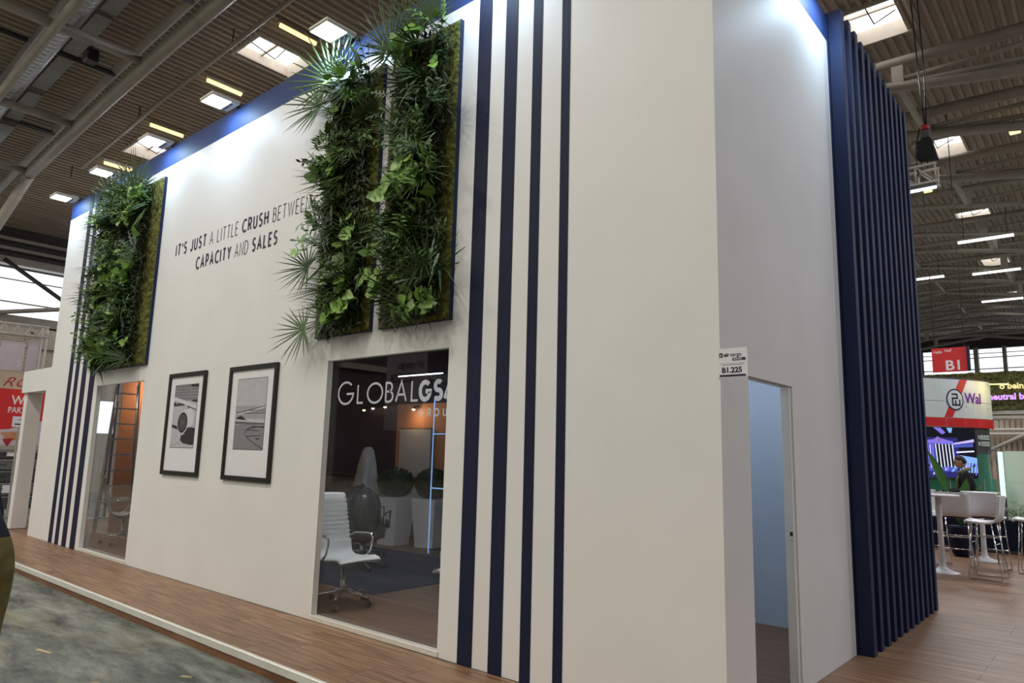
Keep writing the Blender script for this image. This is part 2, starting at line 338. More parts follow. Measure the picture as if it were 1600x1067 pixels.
# ================================================================== SETTING: floors
FL = -.12
b = MB(); b.box(-33, 24, -31, 66, FL - .2, FL); struct('floor', b, M['concrete'])
plat = MB(); plat.box(-15.6, 3.2, -1.0, 0, FL, -.008); plat.box(-15.6, 3.2, 0, 14.2, FL, -.008)
plat = struct('floor_platform', plat, M['wood_dark'])
rest = MB(); PW = .165; cnt = 0
pm = [None] * 7
for k, ln in enumerate((1.5, 1.2, .9)):
    pb = MB(); pb.box(0, ln - .003, 0, PW - .003, -.008, 0); pm[k] = pb.mesh('plank', M['wood'])
row = 0; y = -1.0
while y < 14.0:
    random.seed(100 + row)
    xs, xe = (-15.5, 2.4) if y < -.02 else ((.004, 2.4) if y < 5.5 else (-2.6, 2.6))
    if y > 11: xs, xe = -2.6, 1.6
    x = xs - random.choice((0, 0, 0, 0))
    while x < xe - .01:
        k = random.randrange(3); ln = (1.5, 1.2, .9)[k]
        if -.17 < y < -.001 and False: pass
        if y < 9.3 and cnt < 298 and not (y > 5.5 and x < -1.4):
            p = link('plank', pm[k], plat, None, (x, y, 0)); cnt += 1
        else: rest.box(x, x + ln - .003, y, y + PW - .003, -.008, -.0005)
        x += ln
    y += PW; row += 1
r = rest.build('far_planks', M['wood'], plat); r['kind'] = 'stuff'
# dark interior floor and carpet
b = MB(); b.box(-15.5, -.001, .07, 5.5, -.008, -.001); b.build('interior_floor', M['wood_dark'], plat)
b = MB(); b.box(-10.2, -4.85, 1.2, 3.85, -.001, .006, bev=.002); tag(b.build('carpet', M['carpet']), 'dark navy carpet laid inside behind the lettered window', 'carpet')
# white edge profile and brown fascia
b = MB(); b.box(-15.6, 3.2, -1.035, -1.0, -.058, .006, bev=.004); struct('trim_1', b, M['alu'])
b = MB(); b.box(-15.6, 3.2, -1.025, -1.0, FL, -.059); struct('trim_2', b, M['fascia'])

# ================================================================== SETTING: stand walls
ZT, ZB = 5.82, 6.14          # top of white, top of band
def wall_with_holes(name, axis, a0, a1, t0, t1, z0, z1, holes, mats, parent=None):
    """wall slab along x (axis 0) or y (axis 1) with rectangular holes (u0,u1,z0,z1)"""
    us = sorted({a0, a1, *[h[0] for h in holes], *[h[1] for h in holes]}); zs = sorted({z0, z1, *[h[2] for h in holes], *[h[3] for h in holes]})
    mb = MB()
    solid = lambda u, z: a0 < u < a1 and z0 < z < z1 and not any(h[0] < u < h[1] and h[2] < z < h[3] for h in holes)
    P = lambda u, t, z: (u, t, z) if axis == 0 else (t, u, z)
    for i in range(len(us) - 1):
        for j in range(len(zs) - 1):
            ua, ub, za, zb = us[i], us[i + 1], zs[j], zs[j + 1]
            if not solid((ua + ub) / 2, (za + zb) / 2): continue
            for t in (t0, t1): mb.poly([P(ua, t, za), P(ub, t, za), P(ub, t, zb), P(ua, t, zb)])
            um, zm = (ua + ub) / 2, (za + zb) / 2
            e = 1e-3
            if not solid(ua - e, zm): mb.poly([P(ua, t0, za), P(ua, t1, za), P(ua, t1, zb), P(ua, t0, zb)])
            if not solid(ub + e, zm): mb.poly([P(ub, t0, za), P(ub, t1, za), P(ub, t1, zb), P(ub, t0, zb)])
            if not solid(um, za - e): mb.poly([P(ua, t0, za), P(ub, t0, za), P(ub, t1, za), P(ua, t1, za)])
            if not solid(um, zb + e): mb.poly([P(ua, t0, zb), P(ub, t0, zb), P(ub, t1, zb), P(ua, t1, zb)])
    me = mb.mesh(name, mats); bm = bmesh.new(); bm.from_mesh(me); bmesh.ops.remove_doubles(bm, verts=bm.verts, dist=1e-5); bmesh.ops.recalc_face_normals(bm, faces=bm.faces); bm.to_mesh(me); bm.free()
    o = link(name, me, parent)
    if not parent: o['kind'] = 'structure'
    return o
WT = .06
WB = (-4.28, -2.47, .045, 2.57); WL = (-10.56, -8.76, .04, 2.585)
wf = wall_with_holes('wall_front', 0, -12.9, 0, 0, WT, 0, ZT, [WB, WL], M['wall'])
b = MB(); b.box(-12.9, 0, 0, WT, ZT, ZB); b.build('blue_band', M['navy_band'], wf, 'blue painted band along the wall top')
for x0, x1 in ((-2.25, -2.09), (-1.92, -1.78), (-1.605, -1.505), (-1.30, -1.215)):
    b = MB(); b.box(x0, x1, -.004, 0, 0, ZB - .001); b.build('stripe', M['navy'], wf)
for x0, x1 in ((-11.95, -11.78), (-11.64, -11.47), (-11.31, -11.11), (-10.94, -10.72)):
    b = MB(); b.box(x0, x1, -.004, 0, 0, ZB - .001); b.build('stripe', M['navy'], wf)
# slogan
t = MB(); h = .185
def slogan(x, z, segs, width):
    def total(k):
        mbx = MB(); xx = 0
        for s, bold in segs: xx += stroke_text(mbx, s, (0, 0, 0), FX, UP, FN, h, .030 if bold else .013, .17, .42, k) + .52 * h
        return xx - .52 * h
    lo, hi = .3, 1.6
    for _ in range(18):
        k = (lo + hi) / 2
        if total(k) < width: lo = k
        else: hi = k
    xx = x
    for s, bold in segs: xx += stroke_text(t, s, (xx, 0, z), FX, UP, FN, h, .030 if bold else .013, .17, .42, k) + .52 * h
slogan(-8.17, 4.315, [("IT'S JUST", 1), ('A LITTLE', 0), ('CRUSH', 1), ('BETWEEN', 0)], 3.36)
slogan(-7.50, 4.02, [('CAPACITY', 1), ('AND', 0), ('SALES', 1)], 2.05)
t.build('lettering', M['ink'], wf, 'dark slogan in thin and bold capitals')
# right-hand wall with doorway
DO = (.45, 1.30, 0, 2.225)
wr = wall_with_holes('wall_right', 1, WT, 2.67, -WT, 0, 0, ZT, [DO], M['wall'])
b = MB(); b.box(-WT, 0, WT, 2.67, ZT, ZB); b.build('blue_band', M['navy_band'], wr, 'blue painted band along the wall top')
dj = MB(); dj.box(-.075, -.012, 1.255, 1.299, 0, 2.222); dj.box(-.075, -.012, .452, .47, 0, 2.222); dj.box(-.075, -.030, .47, 1.255, 2.214, 2.222)
dr = struct('door_1', dj, M['white_gloss'])
b = MB(); b.box(-.05, -.008, 1.249, 1.2555, 1.07, 1.19, bev=.002); sp = b.build('strike_plate', M['white_gloss'], dr)
b = MB(); b.box(-.036, -.016, 1.2465, 1.2495, 1.10, 1.13); b.build('latch_hole', M['black'], sp)
# storage room behind the doorway
b = MB(); b.box(-1.6, -WT, 3.22, 3.28, 0, 4.2); struct('wall_storage_back', b, M['roomblue'])
b = MB(); b.box(-1.66, -1.6, WT, 3.28, 0, 4.2); struct('wall_storage_side', b, M['roomblue'])
# rest of the stand shell
b = MB(); b.box(-12.9, -.2, 5.40, 5.46, 0, 4.4); struct('wall_back', b, M['plum'])
b = MB(); b.box(-12.95, -12.9, 1.27, 5.46, 0, 4.4); struct('wall_left', b, M['orange'])
b = MB(); b.box(-12.9, -1.6, .4, 5.40, 4.3, 4.36); struct('ceiling_light_block', b, M['plum'])  # unseen cover added to keep the inside of the stand dark
# low portal at the left end
po = MB(); po.box(-14.51, -12.9, 0, .32, 2.6, 3.02); po.box(-13.06, -12.9, 0, .32, 0, 2.6); po.box(-14.50, -14.32, .05, .32, 0, 2.6, bev=.012)
struct('wall_portal', po, M['wall'])
# windows
def window(name, W):
    x0, x1, z0, z1 = W; f = MB(); t_ = .022; y0, y1 = -.006, .058
    f.box(x0, x0 + t_, y0, y1, z0, z1); f.box(x1 - .012, x1, .0, y1, z0, z1); f.box(x0 + t_, x1 - .012, .0, y1, z1 - .012, z1)
    fr = struct(name, f, M['white_gloss'])
    s = MB(); s.box(x0, x1, -.012, .058, 0.001, z0 + .004, bev=.003); s.build('sill', M['alu'], fr, 'pale metal sill')
    g = MB(); g.box(x0 - .05, x1 + .12, .062, .070, z0 - .02, z1 + .03); return fr, g.build('pane', M['glass'], fr)
w1, pane1 = window('window_1', WB); w2, pane2 = window('window_2', WL)
# the logo foil on the big pane, inside face
t = MB(); yy = .0705 + .0015
def logo(txt, x, z, h_, th, gap, wx, width=None): return stroke_text(t, txt, (x, yy, z), FX, UP, FN, h_, th, gap, .3, wx, depth=.0012)
for ch, x, hh in (('G', -4.16, .24), ('L', -3.84, .20), ('O', -3.685, .21), ('B', -3.405, .20), ('A', -3.255, .205), ('L', -3.035, .20)):
    logo(ch, x, 2.105 - (.005 if ch in 'GO' else 0), hh, .021, .1, {'G': 1.10, 'L': .95, 'O': 1.26, 'B': 1.0, 'A': 1.04}[ch])
for ch, x, k in (('G', -2.93, .70), ('S', -2.735, .84), ('A', -2.605, .9)): logo(ch, x, 2.10, .20, .043, .1, k)
for ch, x in (('G', -2.925), ('R', -2.80), ('O', -2.715), ('U', -2.60), ('P', -2.49)): logo(ch, x, 1.965, .075, .013, .1, .85)
t.build('lettering', M['white_foil'], pane1, 'white lettering on the glass')

# ================================================================== SETTING: hall roof
ROOF = SKY_IN + [s for s in SKY_OUT]
HX, HY = .58, .80
d = MB(); P_ = .225
x = -32.0
while x < 23:
    za, zb = roof_z(x), roof_z(x + P_)
    holes = sorted((sy - HY, sy + HY) for sx, sy in ROOF if sx - HX < x + P_ / 2 < sx + HX)
    ints = []; c = -31.0
    for h0, h1 in holes: ints.append((c, h0)); c = h1
    ints.append((c, 66.0))
    pr = [(x, za), (x + .075, za), (x + .10, za + .09), (x + .20, za + .09), (x + P_, zb)]
    for y0, y1 in ints:
        vs = [(px, y0, pz) for px, pz in pr] + [(px, y1, pz) for px, pz in pr]
        d.add(vs, [(i, i + 1, i + 6, i + 5) for i in range(4)])
    x += P_
struct('ceiling', d, M['deck'])
for i, (sx, sy) in enumerate(ROOF):
    z = roof_z(sx); wl = MB(); hx, hy = HX + .12, HY + .02
    for a in ((-hx, -hx + .06, -hy, hy), (hx - .06, hx, -hy, hy), (-hx + .06, hx - .06, -hy, -hy + .05), (-hx + .06, hx - .06, hy - .05, hy)):
        wl.box(sx + a[0], sx + a[1], sy + a[2], sy + a[3], z - .06, z + .38)
    o = struct('window_%d' % (i + 3), wl, M['well'])
    if i < 7:
        g = MB(); g.box(sx - hx, sx + hx, sy - hy, sy + hy, z + .33, z + .37); g.build('skylight_pane', M['skylight'], o)
        g = MB(); g.box(sx - hx + .06, sx + hx - .06, sy - .03, sy + .03, z + .27, z + .33); g.build('glazing_bar', M['well'], o)
        g = MB(); g.tube([(sx - .2, sy - hy + .1, z + .28), (sx - .1, sy + .1, z + .02), (sx + .35, sy + .2, z + .26)], .018, 6); g.build('opener_arm', M['steel_dark'], o)
# hall walls
wl = wall_with_holes('wall_hall_left', 1, -31, 66, -32.4, -32.0, FL, 12, [(-10, 2.2, 6.7, 8.8), (2.5, 9.2, 6.75, 8.75), (9.6, 22, 6.7, 8.8)], M['steel_dark'])
for i, (ya, yb) in enumerate(((-10, 2.2), (2.5, 9.2), (9.6, 22))):
    f = MB(); f.box(-32.3, -32.2, ya, yb, 6.7, 6.78); f.box(-32.3, -32.2, ya, yb, 8.7, 8.8); f.box(-32.27, -32.22, ya, yb, 7.28, 7.34); f.box(-32.27, -32.22, ya, yb, 8.22, 8.27)
    o = struct('window_%d' % (40 + i), f, M['steel']); g = MB(); g.box(-32.34, -32.31, ya, yb, 6.7, 8.8); g.build('pane', M['sky'], o)
b = MB()
for z in (8.95, 9.35, 9.75): b.box(-31.95, -31.75, -31, 66, z, z + .13)
b.box(-32, -31.6, -31, 66, 8.75, 8.93); b.box(-32, -31.7, -31, 66, 6.35, 6.7)
struct('trim_3', b, M['steel'])
we = wall_with_holes('wall_hall_far', 0, -32, 23, 62, 62.4, FL, 12.3, [(-28, -10.5, 8.7, 10.75), (-10, -6.4, 8.9, 10.9), (-6.1, -4.5, 8.9, 10.9), (-4.25, 1.5, 8.9, 10.9), (2, 18, 8.9, 10.9)], M['steel_dark'])
f = MB()
for xa, xb in ((-28, -10.5), (-10, -6.4), (-6.1, -4.5), (-4.25, 1.5), (2, 18)):
    f.box(xa, xb, 62.05, 62.12, 9.25, 9.33); f.box(xa, xb, 62.05, 62.12, 10.15, 10.22); f.box(xa, xb, 62.05, 62.12, 10.5, 10.56)
f.box(-4.5, -4.25, 61.7, 62.0, 8.6, 11); f.box(-6.4, -6.1, 61.7, 62, 8.6, 11)
o = struct('window_50', f, M['steel']); g = MB(); g.box(-28, 18, 62.3, 62.33, 8.6, 11); g.build('pane', M['sky'], o)
b = MB(); b.box(-32, 23, -31.3, -31, FL, 12.3); struct('wall_hall_near', b, M['steel_dark'])
b = MB(); b.box(23, 23.3, -31, 66, FL, 12.3); struct('wall_hall_right', b, M['steel_dark'])

# roof steel: trusses running along x under the arch
def arc_pts(y, dz, x0=-31.5, x1=22, step=2.6):
    pts = []; x = x0
    while x < x1: pts.append((x, y, roof_z(x) + dz)); x += step
    pts.append((x1, y, roof_z(x1) + dz)); return pts
NODES = [(-31.5, -.75), (-23.8, -.75), (-14.4, -2.1), (-5, -.75), (4.4, -2.1), (13.8, -.75), (22, -1.6)]
def low(x):
    for (xa, da), (xb, db) in zip(NODES, NODES[1:]):
        if x <= xb: return roof_z(x) + da + (db - da) * (x - xa) / (xb - xa)
    return roof_z(x) - 1.6
def truss(y):
    o = bpy.data.objects.new('roof_truss', None); COL.objects.link(o); o['kind'] = 'structure'
    MB().tube(arc_pts(y, -.62), .15 if y < 22 else .11, 10).build('top_chord', M['steel'], o)
    MB().tube([(x, y, low(x)) for x in (-31.5, -27, -23.8, -20, -17, -14.4, -11, -8, -5, -1.6, 1.5, 4.4, 8, 11, 13.8, 18, 22)], .13 if y < 22 else .09, 10).build('bottom_chord', M['steel'], o)
    for x in (-20.4, -14.4, -8.4, -1.5, 4.4, 10.4):
        zt, zb = roof_z(x) - .62, low(x)
        MB().box(x - .13, x + .13, y - .10, y + .10, zb, zt).build('post', M['steel_pale'], o)
        for s_, dz1, dz2 in ((1, .18, .95), (1, .05, 1.35), (-1, .1, .7))[:3 if y < 22 else 1]:
            xe = x + s_ * 3.0; MB().tube([(x + s_ * .1, y, zb + dz1), (xe, y, roof_z(xe) - dz2)], .065 if y < 22 else .045, 6).build('diagonal', M['steel'], o)
    return o
TY = [14.0, 17.25, 21.2, 24.3, 28.2, 31.2, 34.6, 37.8, 41.2, 44.6, 48, 51.4, 55, 58.5]
for y in TY: truss(y)
for j, x in enumerate((-1.5, -4.9, 4.4)):
    o = bpy.data.objects.new('roof_brace', None); COL.objects.link(o); o['kind'] = 'structure'
    for k in range(len(TY) - 1):
        if (k + j) % 2 == 0: MB().tube([(x, TY[k] + .14, low(x) + .02), (x, TY[k + 1] - .14, low(x) + .02)], .085, 8).build('pipe', M['steel_pale'], o)
# truss above the camera's left: main pipe, top chord, cross pipes, knee strut
o = bpy.data.objects.new('roof_truss', None); COL.objects.link(o); o['kind'] = 'structure'
MB().tube([(x, 1.93, roof_z(x) - 1.0) for x in (22, 14, 6, 0, -6, -10, -14, -18, -22, -24.5)], .17, 10).build('bottom_chord', M['steel'], o)
MB().tube(arc_pts(1.93, -.3), .12, 8).build('top_chord', M['steel'], o)
MB().tube([(-24.3, 1.93, roof_z(-24.3) - 1.05), (-31.8, 1.4, 6.1)], .17, 8).build('knee_strut', M['steel_pale'], o)
for x, r_, dz in ((-15.5, .12, -.95), (-20.1, .12, -.95), (-10.9, .12, -.95), (-24.2, .12, -.95)):
    MB().tube([(x, 1.93, roof_z(x) + dz), (x, -8, roof_z(x) + dz)], r_, 8).build('cross_pipe', M['steel'], o)
for x in (-13.2, -17.6, -22.2): MB().tube([(x, 1.93, roof_z(x) - .4), (x, -8, roof_z(x) - .4)], .07, 8).build('purlin', M['steel_dark'], o)
MB().tube([(x, -.08, roof_z(x) - 1.05) for x in (10, 0, -6, -12, -18, -24, -31)], .11, 8).build('side_chord', M['steel'], o)
MB().tube([(x, 3.30, roof_z(x) - .42) for x in (22, 10, 0, -6, -12, -18, -24)], .055, 8).build('conduit', M['steel'], o)
for x in (-19.5, -14, -25): MB().tube([(x, 3.30, roof_z(x) - .40), (x, 3.30, roof_z(x))], .02, 6).build('hanger', M['steel_dark'], o)
# window-side bracing left
b = bpy.data.objects.new('roof_brace', None); COL.objects.link(b); b['kind'] = 'structure'
MB().tube([(-31.6, 3.2, 8.9), (-31.6, 6.6, 6.9)], .09, 8).build('pipe', M['steel_dark'], b)
MB().tube([(-31.4, 2.6, 6.55), (-31.4, 8.6, 7.9)], .09, 8).build('pipe', M['steel'], b)
MB().box(-32, -31.6, 2.2, 2.5, FL, 9).build('column', M['steel'], b)
MB().box(-32, -31.6, 9.2, 9.6, FL, 9).build('column', M['steel'], b)

# spiral duct, tray, speaker
dc = thing('spiral_duct', 'shiny spiral ventilation duct hanging under the roof at upper left', 'duct', (0, 0, 0))
pts = []; rr = []; x = -6.0; i = 0
while x > -31:
    pts.append((x, .16, roof_z(x) - .62)); rr.append(.30 if i % 2 else .288); x -= .10; i += 1
MB().tube(pts, rr, 14, smooth=False).build('duct_pipe', M['galv'], dc)
for x in (-11, -15.2, -19.4, -23.6): MB().tube([(x, .16, roof_z(x) - .35), (x, .16, roof_z(x))], .02, 6).build('hanger', M['steel_dark'], dc)
tr = MB()
for x in [-8 - 2.4 * i for i in range(9)]:
    z = roof_z(x - 1.1) - .42
    tr.prism([(x, .62, z + .03), (x - 2.2, .62, z - .06), (x - 2.2, .62, z + .04), (x, .62, z + .13)], (0, .36, 0))
tag(tr.build('cable_tray', M['tray']), 'grey cable tray in segments beside the spiral duct', 'tray')
def hall_lamp(x, y, z, label):
    o = thing('hanging_lamp', label, 'lamp', (x, y, z))
    MB().lathe([(.05, .34), (.10, .30), (.14, .10), (.26, .0), (.27, -.02)], 20).build('housing', M['steel_dark'], o)
    MB().lathe([(.25, -.03), (.26, -.022)], 20).build('lens', M['galv'], o)
    MB().tube([(0, 0, .34), (0, 0, .62)], .02, 6).build('hanger', M['steel_dark'], o)
hall_lamp(-11.0, .72, 10.85, 'round grey hall lamp at the very top left of the frame')
hall_lamp(-19.9, -.55, 10.5, 'round grey hall lamp below the spiral duct at left edge')
sp = thing('motion_sensor', 'small black box hanging from the cross pipe at upper left', 'sensor', (-15.6, .75, 10.6))
MB().box(-.16, .16, -.13, .13, -.18, .12, bev=.03).build('housing', M['black'], sp); MB().tube([(0, 0, .12), (0, 0, .5)], .02, 6).build('hanger', M['black'], sp)
# yellow tubes in one row
NAMES = ['nearest the big skylight', 'second from the big skylight', 'third from the big skylight', 'fourth from the big skylight', 'farthest left, above the far stripes']
for i, (x, l) in enumerate(zip((-12.75, -16.4, -20.0, -23.6, -27.2), NAMES)):
    o = thing('tube_lamp', 'yellow tube lamp under the ribbed roof, ' + l, 'lamp', (x, 4.33, roof_z(x) - .14), 0, 'yellow tube lamps in a row')
    MB().tube([(0, -.5, -.05), (0, .5, -.05)], .055, 10).build('tube', M['tube'], o)
    MB().box(-.05, .05, -.55, .55, 0, .10).build('batten', M['steel'], o)
for x, y, l in ((.3, 20.2, 'small yellow hall lamp glowing under the roof at right edge'), (-2.7, 24.3, 'small yellow lamp below the roof beside the slatted wall')):
    o = thing('tube_lamp', l, 'lamp', (x, y, roof_z(x) - .45)); MB().box(-.14, .14, -.1, .1, -.12, 0, bev=.02).build('housing', M['tube'], o); MB().tube([(0, 0, 0), (0, 0, .45)], .02, 6).build('hanger', M['steel_dark'], o)

# ================================================================== STAND: slatted wall
sw = thing('slat_wall', 'navy blue slatted wall of tall vertical battens right of the doorway', 'wall', (0, 2.67, 0))
MB().box(-.06, .012, 0, 2.82, 0, ZB - .02).build('back_panel', M['slat'], sw)
sm = MB(); sm.box(.012, .14, 0, .10, 0, ZB, bev=.003); sm = sm.mesh('slat', M['slat'])
for k in range(12): link('slat', sm, sw, None, (0, .02 + k * .2455, 0))

# ================================================================== STAND: floodlights on the wall top
def flood(loc, rz, label, aim):
    o = thing('floodlight', label, 'floodlight', loc, rz, 'floodlights clipped on the wall top')
    MB().box(-.17, .17, -.21, .18, 0, .05, bev=.012).build('housing', M['steel_pale'], o)
    MB().box(-.150, .150, -.195, .06, -.006, 0).build('led_panel', M['led'], o)
    MB().box(-.13, .11, .085, .105, -.006, 0).build('vent_slot', M['black'], o)
    MB().tube([(0, .05, .05), (0, .13, .11), (0, .26, .07)], .016, 6).build('arm', M['galv'], o)
    MB().box(-.05, .05, .215, .32, .045, .09).build('clamp', M['steel_dark'], o)
    a = Vector((0, -.07, -.03)); R_ = Euler((0, 0, rz)).to_matrix(); p = Vector(loc) + R_ @ a; q = Vector(loc) + R_ @ Vector((0, .12, -1.))
    area('flood_beam', p, q, .28, .24, FLOOD_W, (.56, .79, 1.0))
FL_LAB = ['above the far left stripes', 'above the left edge of the far plant wall', 'above the right edge of the far plant wall', 'in the middle above the slogan', 'above the left of the big plant wall', 'above the nearer striped section']
for x, l in zip(FLOODS, FL_LAB): flood((x, -.24, 6.10), 0, 'white LED floodlight on the blue band, ' + l, None)
flood((.24, 2.2, 6.10), pi / 2, 'white LED floodlight above the right-hand wall near the slats', None)

# ================================================================== STAND: framed prints
def picture(x0, x1, z0, z1, label, fn):
    o = thing('framed_picture', label, 'picture', ((x0 + x1) / 2, 0, z0), 0); w2 = (x1 - x0) / 2; H = z1 - z0; fw = .055
    for nm, a in (('frame_side', (-w2, -w2 + fw, 0, H)), ('frame_side', (w2 - fw, w2, 0, H)), ('frame_rail', (-w2 + fw, w2 - fw, 0, fw)), ('frame_rail', (-w2 + fw, w2 - fw, H - fw, H))):
        MB().box(a[0], a[1], -.035, -.002, a[2], a[3], bev=.003).build(nm, M['black_frame'], o)
    MB().box(-w2 + fw, w2 - fw, -.014, -.004, fw, H - fw).build('mat_board', M['paper'], o)
    p = MB(); pw, pz0, pz1 = .325, z0 and (1.63 - z0), (2.445 - z0)
    W_, H_ = 2 * pw, pz1 - pz0
    lay = [0]
    def Q(pts, m): lay[0] += 1; p.poly([(-pw + u * W_, -.0155 - .00012 * lay[0], pz0 + v * H_) for u, v in pts], m)
    p.box(-pw - .006, pw + .006, -.0155, -.014, pz0 - .006, pz1 + .006, 0)
    fn(Q); p.build('print', [M['g%d' % i] for i in range(7)], o, 'black and white photograph')
def ell(cx, cy, rx, ry, n=28): return [(cx + rx * math.cos(2 * pi * k / n), cy + ry * math.sin(2 * pi * k / n)) for k in range(n)]
def engine(Q):
    Q([(0, 0), (1, 0), (1, 1), (0, 1)], 5)
    Q([(0, .78), (1, .72), (1, 1), (0, 1)], 3)
    for k in range(9):
        v = .80 + k * .021; Q([(0, v), (1, v - .03 + .004 * k), (1, v - .022 + .004 * k), (0, v + .006)], 4 if k % 2 else 2)
    Q([(.7, .965), (1, .95), (1, 1), (.7, 1)], 0)
    Q([(0, .66), (.3, .665), (.3, .70), (.16, .72), (.15, .69), (.05, .73), (0, .72)], 0); Q([(.25, .665), (.5, .665), (.42, .70), (.3, .71)], 1)
    Q([(.78, .73), (1, .71), (1, .75), (.8, .755)], 0)
    Q([(0, .80), (.06, .81), (1, .66), (1, .60), (.65, .66), (0, .76)], 6); Q([(.6, .665), (1, .60), (1, .585), (.6, .65)], 1)
    Q([(0, .37), (.3, .33), (.3, .28), (0, .32)], 0)
    Q([(.5, .33), (1, .31), (1, .05), (.85, .045), (.55, .07), (.42, .12), (.45, .22)], 0)
    Q([(.32, .55), (.5, .60), (.8, .62), (.95, .52), (.95, .36), (.78, .32), (.5, .30)], 6)
    Q(ell(.47, .40, .245, .185), 6); Q(ell(.46, .395, .215, .165), 0); Q(ell(.46, .395, .17, .13), 1); Q(ell(.46, .395, .05, .04), 2)
    Q([(0, .28), (.3, .24), (.62, .215), (.45, .19), (.42, .10), (.35, .06), (0, .03)], 5)
    Q([(.62, .62), (.7, .66), (.68, .62)], 1)
def runway(Q):
    Q([(0, 0), (1, 0), (1, 1), (0, 1)], 4); Q([(0, .62), (1, .60), (1, 1), (0, 1)], 5)
    Q([(0, 0), (1, 0), (1, .30), (.6, .36), (0, .34)], 3)
    Q([(0, .40), (1, .36), (1, .42), (0, .44)], 5); Q([(0, .36), (1, .34), (1, .365), (0, .395)], 2)
    Q([(0, .50), (.5, .545), (1, .605), (1, .612), (.5, .56), (0, .52)], 1); Q([(0, .49), (.55, .53), (1, .585), (1, .60), (.5, .545), (0, .505)], 6)
    Q([(.3, .505), (1, .50), (1, .51), (.3, .515)], 1); Q([(.5, .54), (1, .535), (1, .545), (.5, .55)], 2)
    Q([(.02, .43), (.38, .41), (.25, .465), (.18, .475), (.05, .45)], 0)
    def ring(pts, wd, m):
        for (a, b), (c, d_) in zip(pts, pts[1:]): Q([(a, b), (c, d_), (c + wd * .4, d_ - wd), (a + wd * .4, b - wd)], m)
    ring([(1.0, .02 + .0), (.75, .08), (.52, .15), (.40, .20), (.37, .24), (.42, .28), (.58, .31), (.8, .325), (1.0, .325)][::-1], .013, 0)
    Q([(.42, .27), (.85, .255), (.85, .265), (.42, .28)], 1); Q([(.45, .175), (.92, .19), (.92, .20), (.45, .187)], 1); Q([(.75, .14), (.88, .14), (.88, .155), (.75, .155)], 0)
    Q([(.6, .32), (1, .30), (1, .31), (.6, .33)], 1)
picture(-7.885, -6.85, 1.272, 2.61, 'black framed print of a jet engine, left of the pair', engine)
picture(-6.24, -5.18, 1.27, 2.605, 'black framed print of a wing over a runway, right of the pair', runway)

# booth number sign standing out from the corner
bs = thing('booth_sign', 'small white stand number sign at the corner above the doorway', 'sign', (-.012, 0, 2.165))
MB().box(.0, .195, -.008, -.002, 0, .185).build('panel', M['paper'], bs)
t = MB()
t.box(.012, .034, -.0095, -.008, .128, .156)
font_text(t, 'air', (.042, -.008, .132), FX, UP, FN, .025, 0, .035, .95, 0, .0015); font_text(t, 'cargo', (.083, -.008, .132), FX, UP, FN, .025, 0, .006, .97, 0, .0015)
t.box(.098, .183, -.0095, -.008, .105, .122)
t.box(.015, .18, -.009, -.008, .088, .0885); t.box(.03, .17, -.009, -.008, .078, .0805)
font_text(t, 'B1.225', (.026, -.008, .030), FX, UP, FN, .034, 0, .034, 1.02, 0, .0015); t.box(.012, .183, -.0095, -.008, .004, .017)
t.build('lettering', M['ink'], bs); t = MB(); font_text(t, 'EUROPE', (.106, -.0096, .1085), FX, UP, FN, .0105, 0, .02, 1.02, 0, .001)
t.build('lettering', M['paper'], bs, 'white lettering'); t = MB(); font_text(t, 'k', (.0165, -.0096, .1335), FX, UP, FN, .015, 0, .02, .9, .3, .001); t.build('lettering', M['paper'], bs, 'white lettering')

# ================================================================== STAND: green walls
def leaf_frame(base, g, n):
    g = Vector(g).normalized(); n = Vector(n); n = (n - g * n.dot(g)); n = n.normalized() if n.length > 1e-4 else g.orthogonal().normalized(); x = g.cross(n)
    m = Matrix(((x.x, g.x, n.x, base[0]), (x.y, g.y, n.y, base[1]), (x.z, g.z, n.z, base[2]), (0, 0, 0, 1))); return m
def blade(mb, p, d, n, L, w, droop, m=0, seg=3):
    """one narrow folded blade from p along d"""
    p = Vector(p); d = Vector(d).normalized(); n = Vector(n).normalized(); s = d.cross(n).normalized(); vs = []
    for i in range(seg + 1):
        t_ = i / seg; c = p + d * L * t_ - n * droop * L * t_ * t_; ww = w * (1 - t_) ** .55 * (.45 + 1.1 * min(t_ * 3, 1) * .5)
        if i == seg: vs.append(c)
        else: vs += [c - s * ww, c + n * ww * .35, c + s * ww]
    fs = []
    for i in range(seg - 1): a = 3 * i; fs += [(a, a + 1, a + 4, a + 3), (a + 1, a + 2, a + 5, a + 4)]
    a = 3 * (seg - 1); fs += [(a, a + 1, a + 3), (a + 1, a + 2, a + 3)]
    mb.add(vs, fs, m, False)
def palm_mesh(seed):
    rnd = random.Random(seed); mb = MB(); n = rnd.randint(20, 26); mb.tube([(0, 0, 0), (0, .10, .01)], .006, 5)
    for i in range(n):
        a = math.radians(-105 + 210 * i / (n - 1)) + rnd.uniform(-.04, .04)
        blade(mb, (0, .10, .01), (math.sin(a), math.cos(a), rnd.uniform(-.05, .12)), (0, 0, 1), (.36 + .12 * math.cos(a)) * rnd.uniform(.85, 1.1), .0125, rnd.uniform(.0, .18))
    return mb.mesh('palm_leaf', M['palm'])
def strap_mesh(seed):
    rnd = random.Random(seed); mb = MB()
    for i in range(11):
        a = rnd.uniform(0, 2 * pi); tilt = rnd.uniform(.25, 1.1)
        d_ = Vector((math.cos(a) * math.sin(tilt), math.cos(tilt), math.sin(a) * math.sin(tilt)))
        blade(mb, (0, 0, 0), d_, (0, -.5, 1), rnd.uniform(.2, .36), .017, rnd.uniform(.2, .6), seg=4)
    return mb.mesh('strap_leaf', M['fern'])
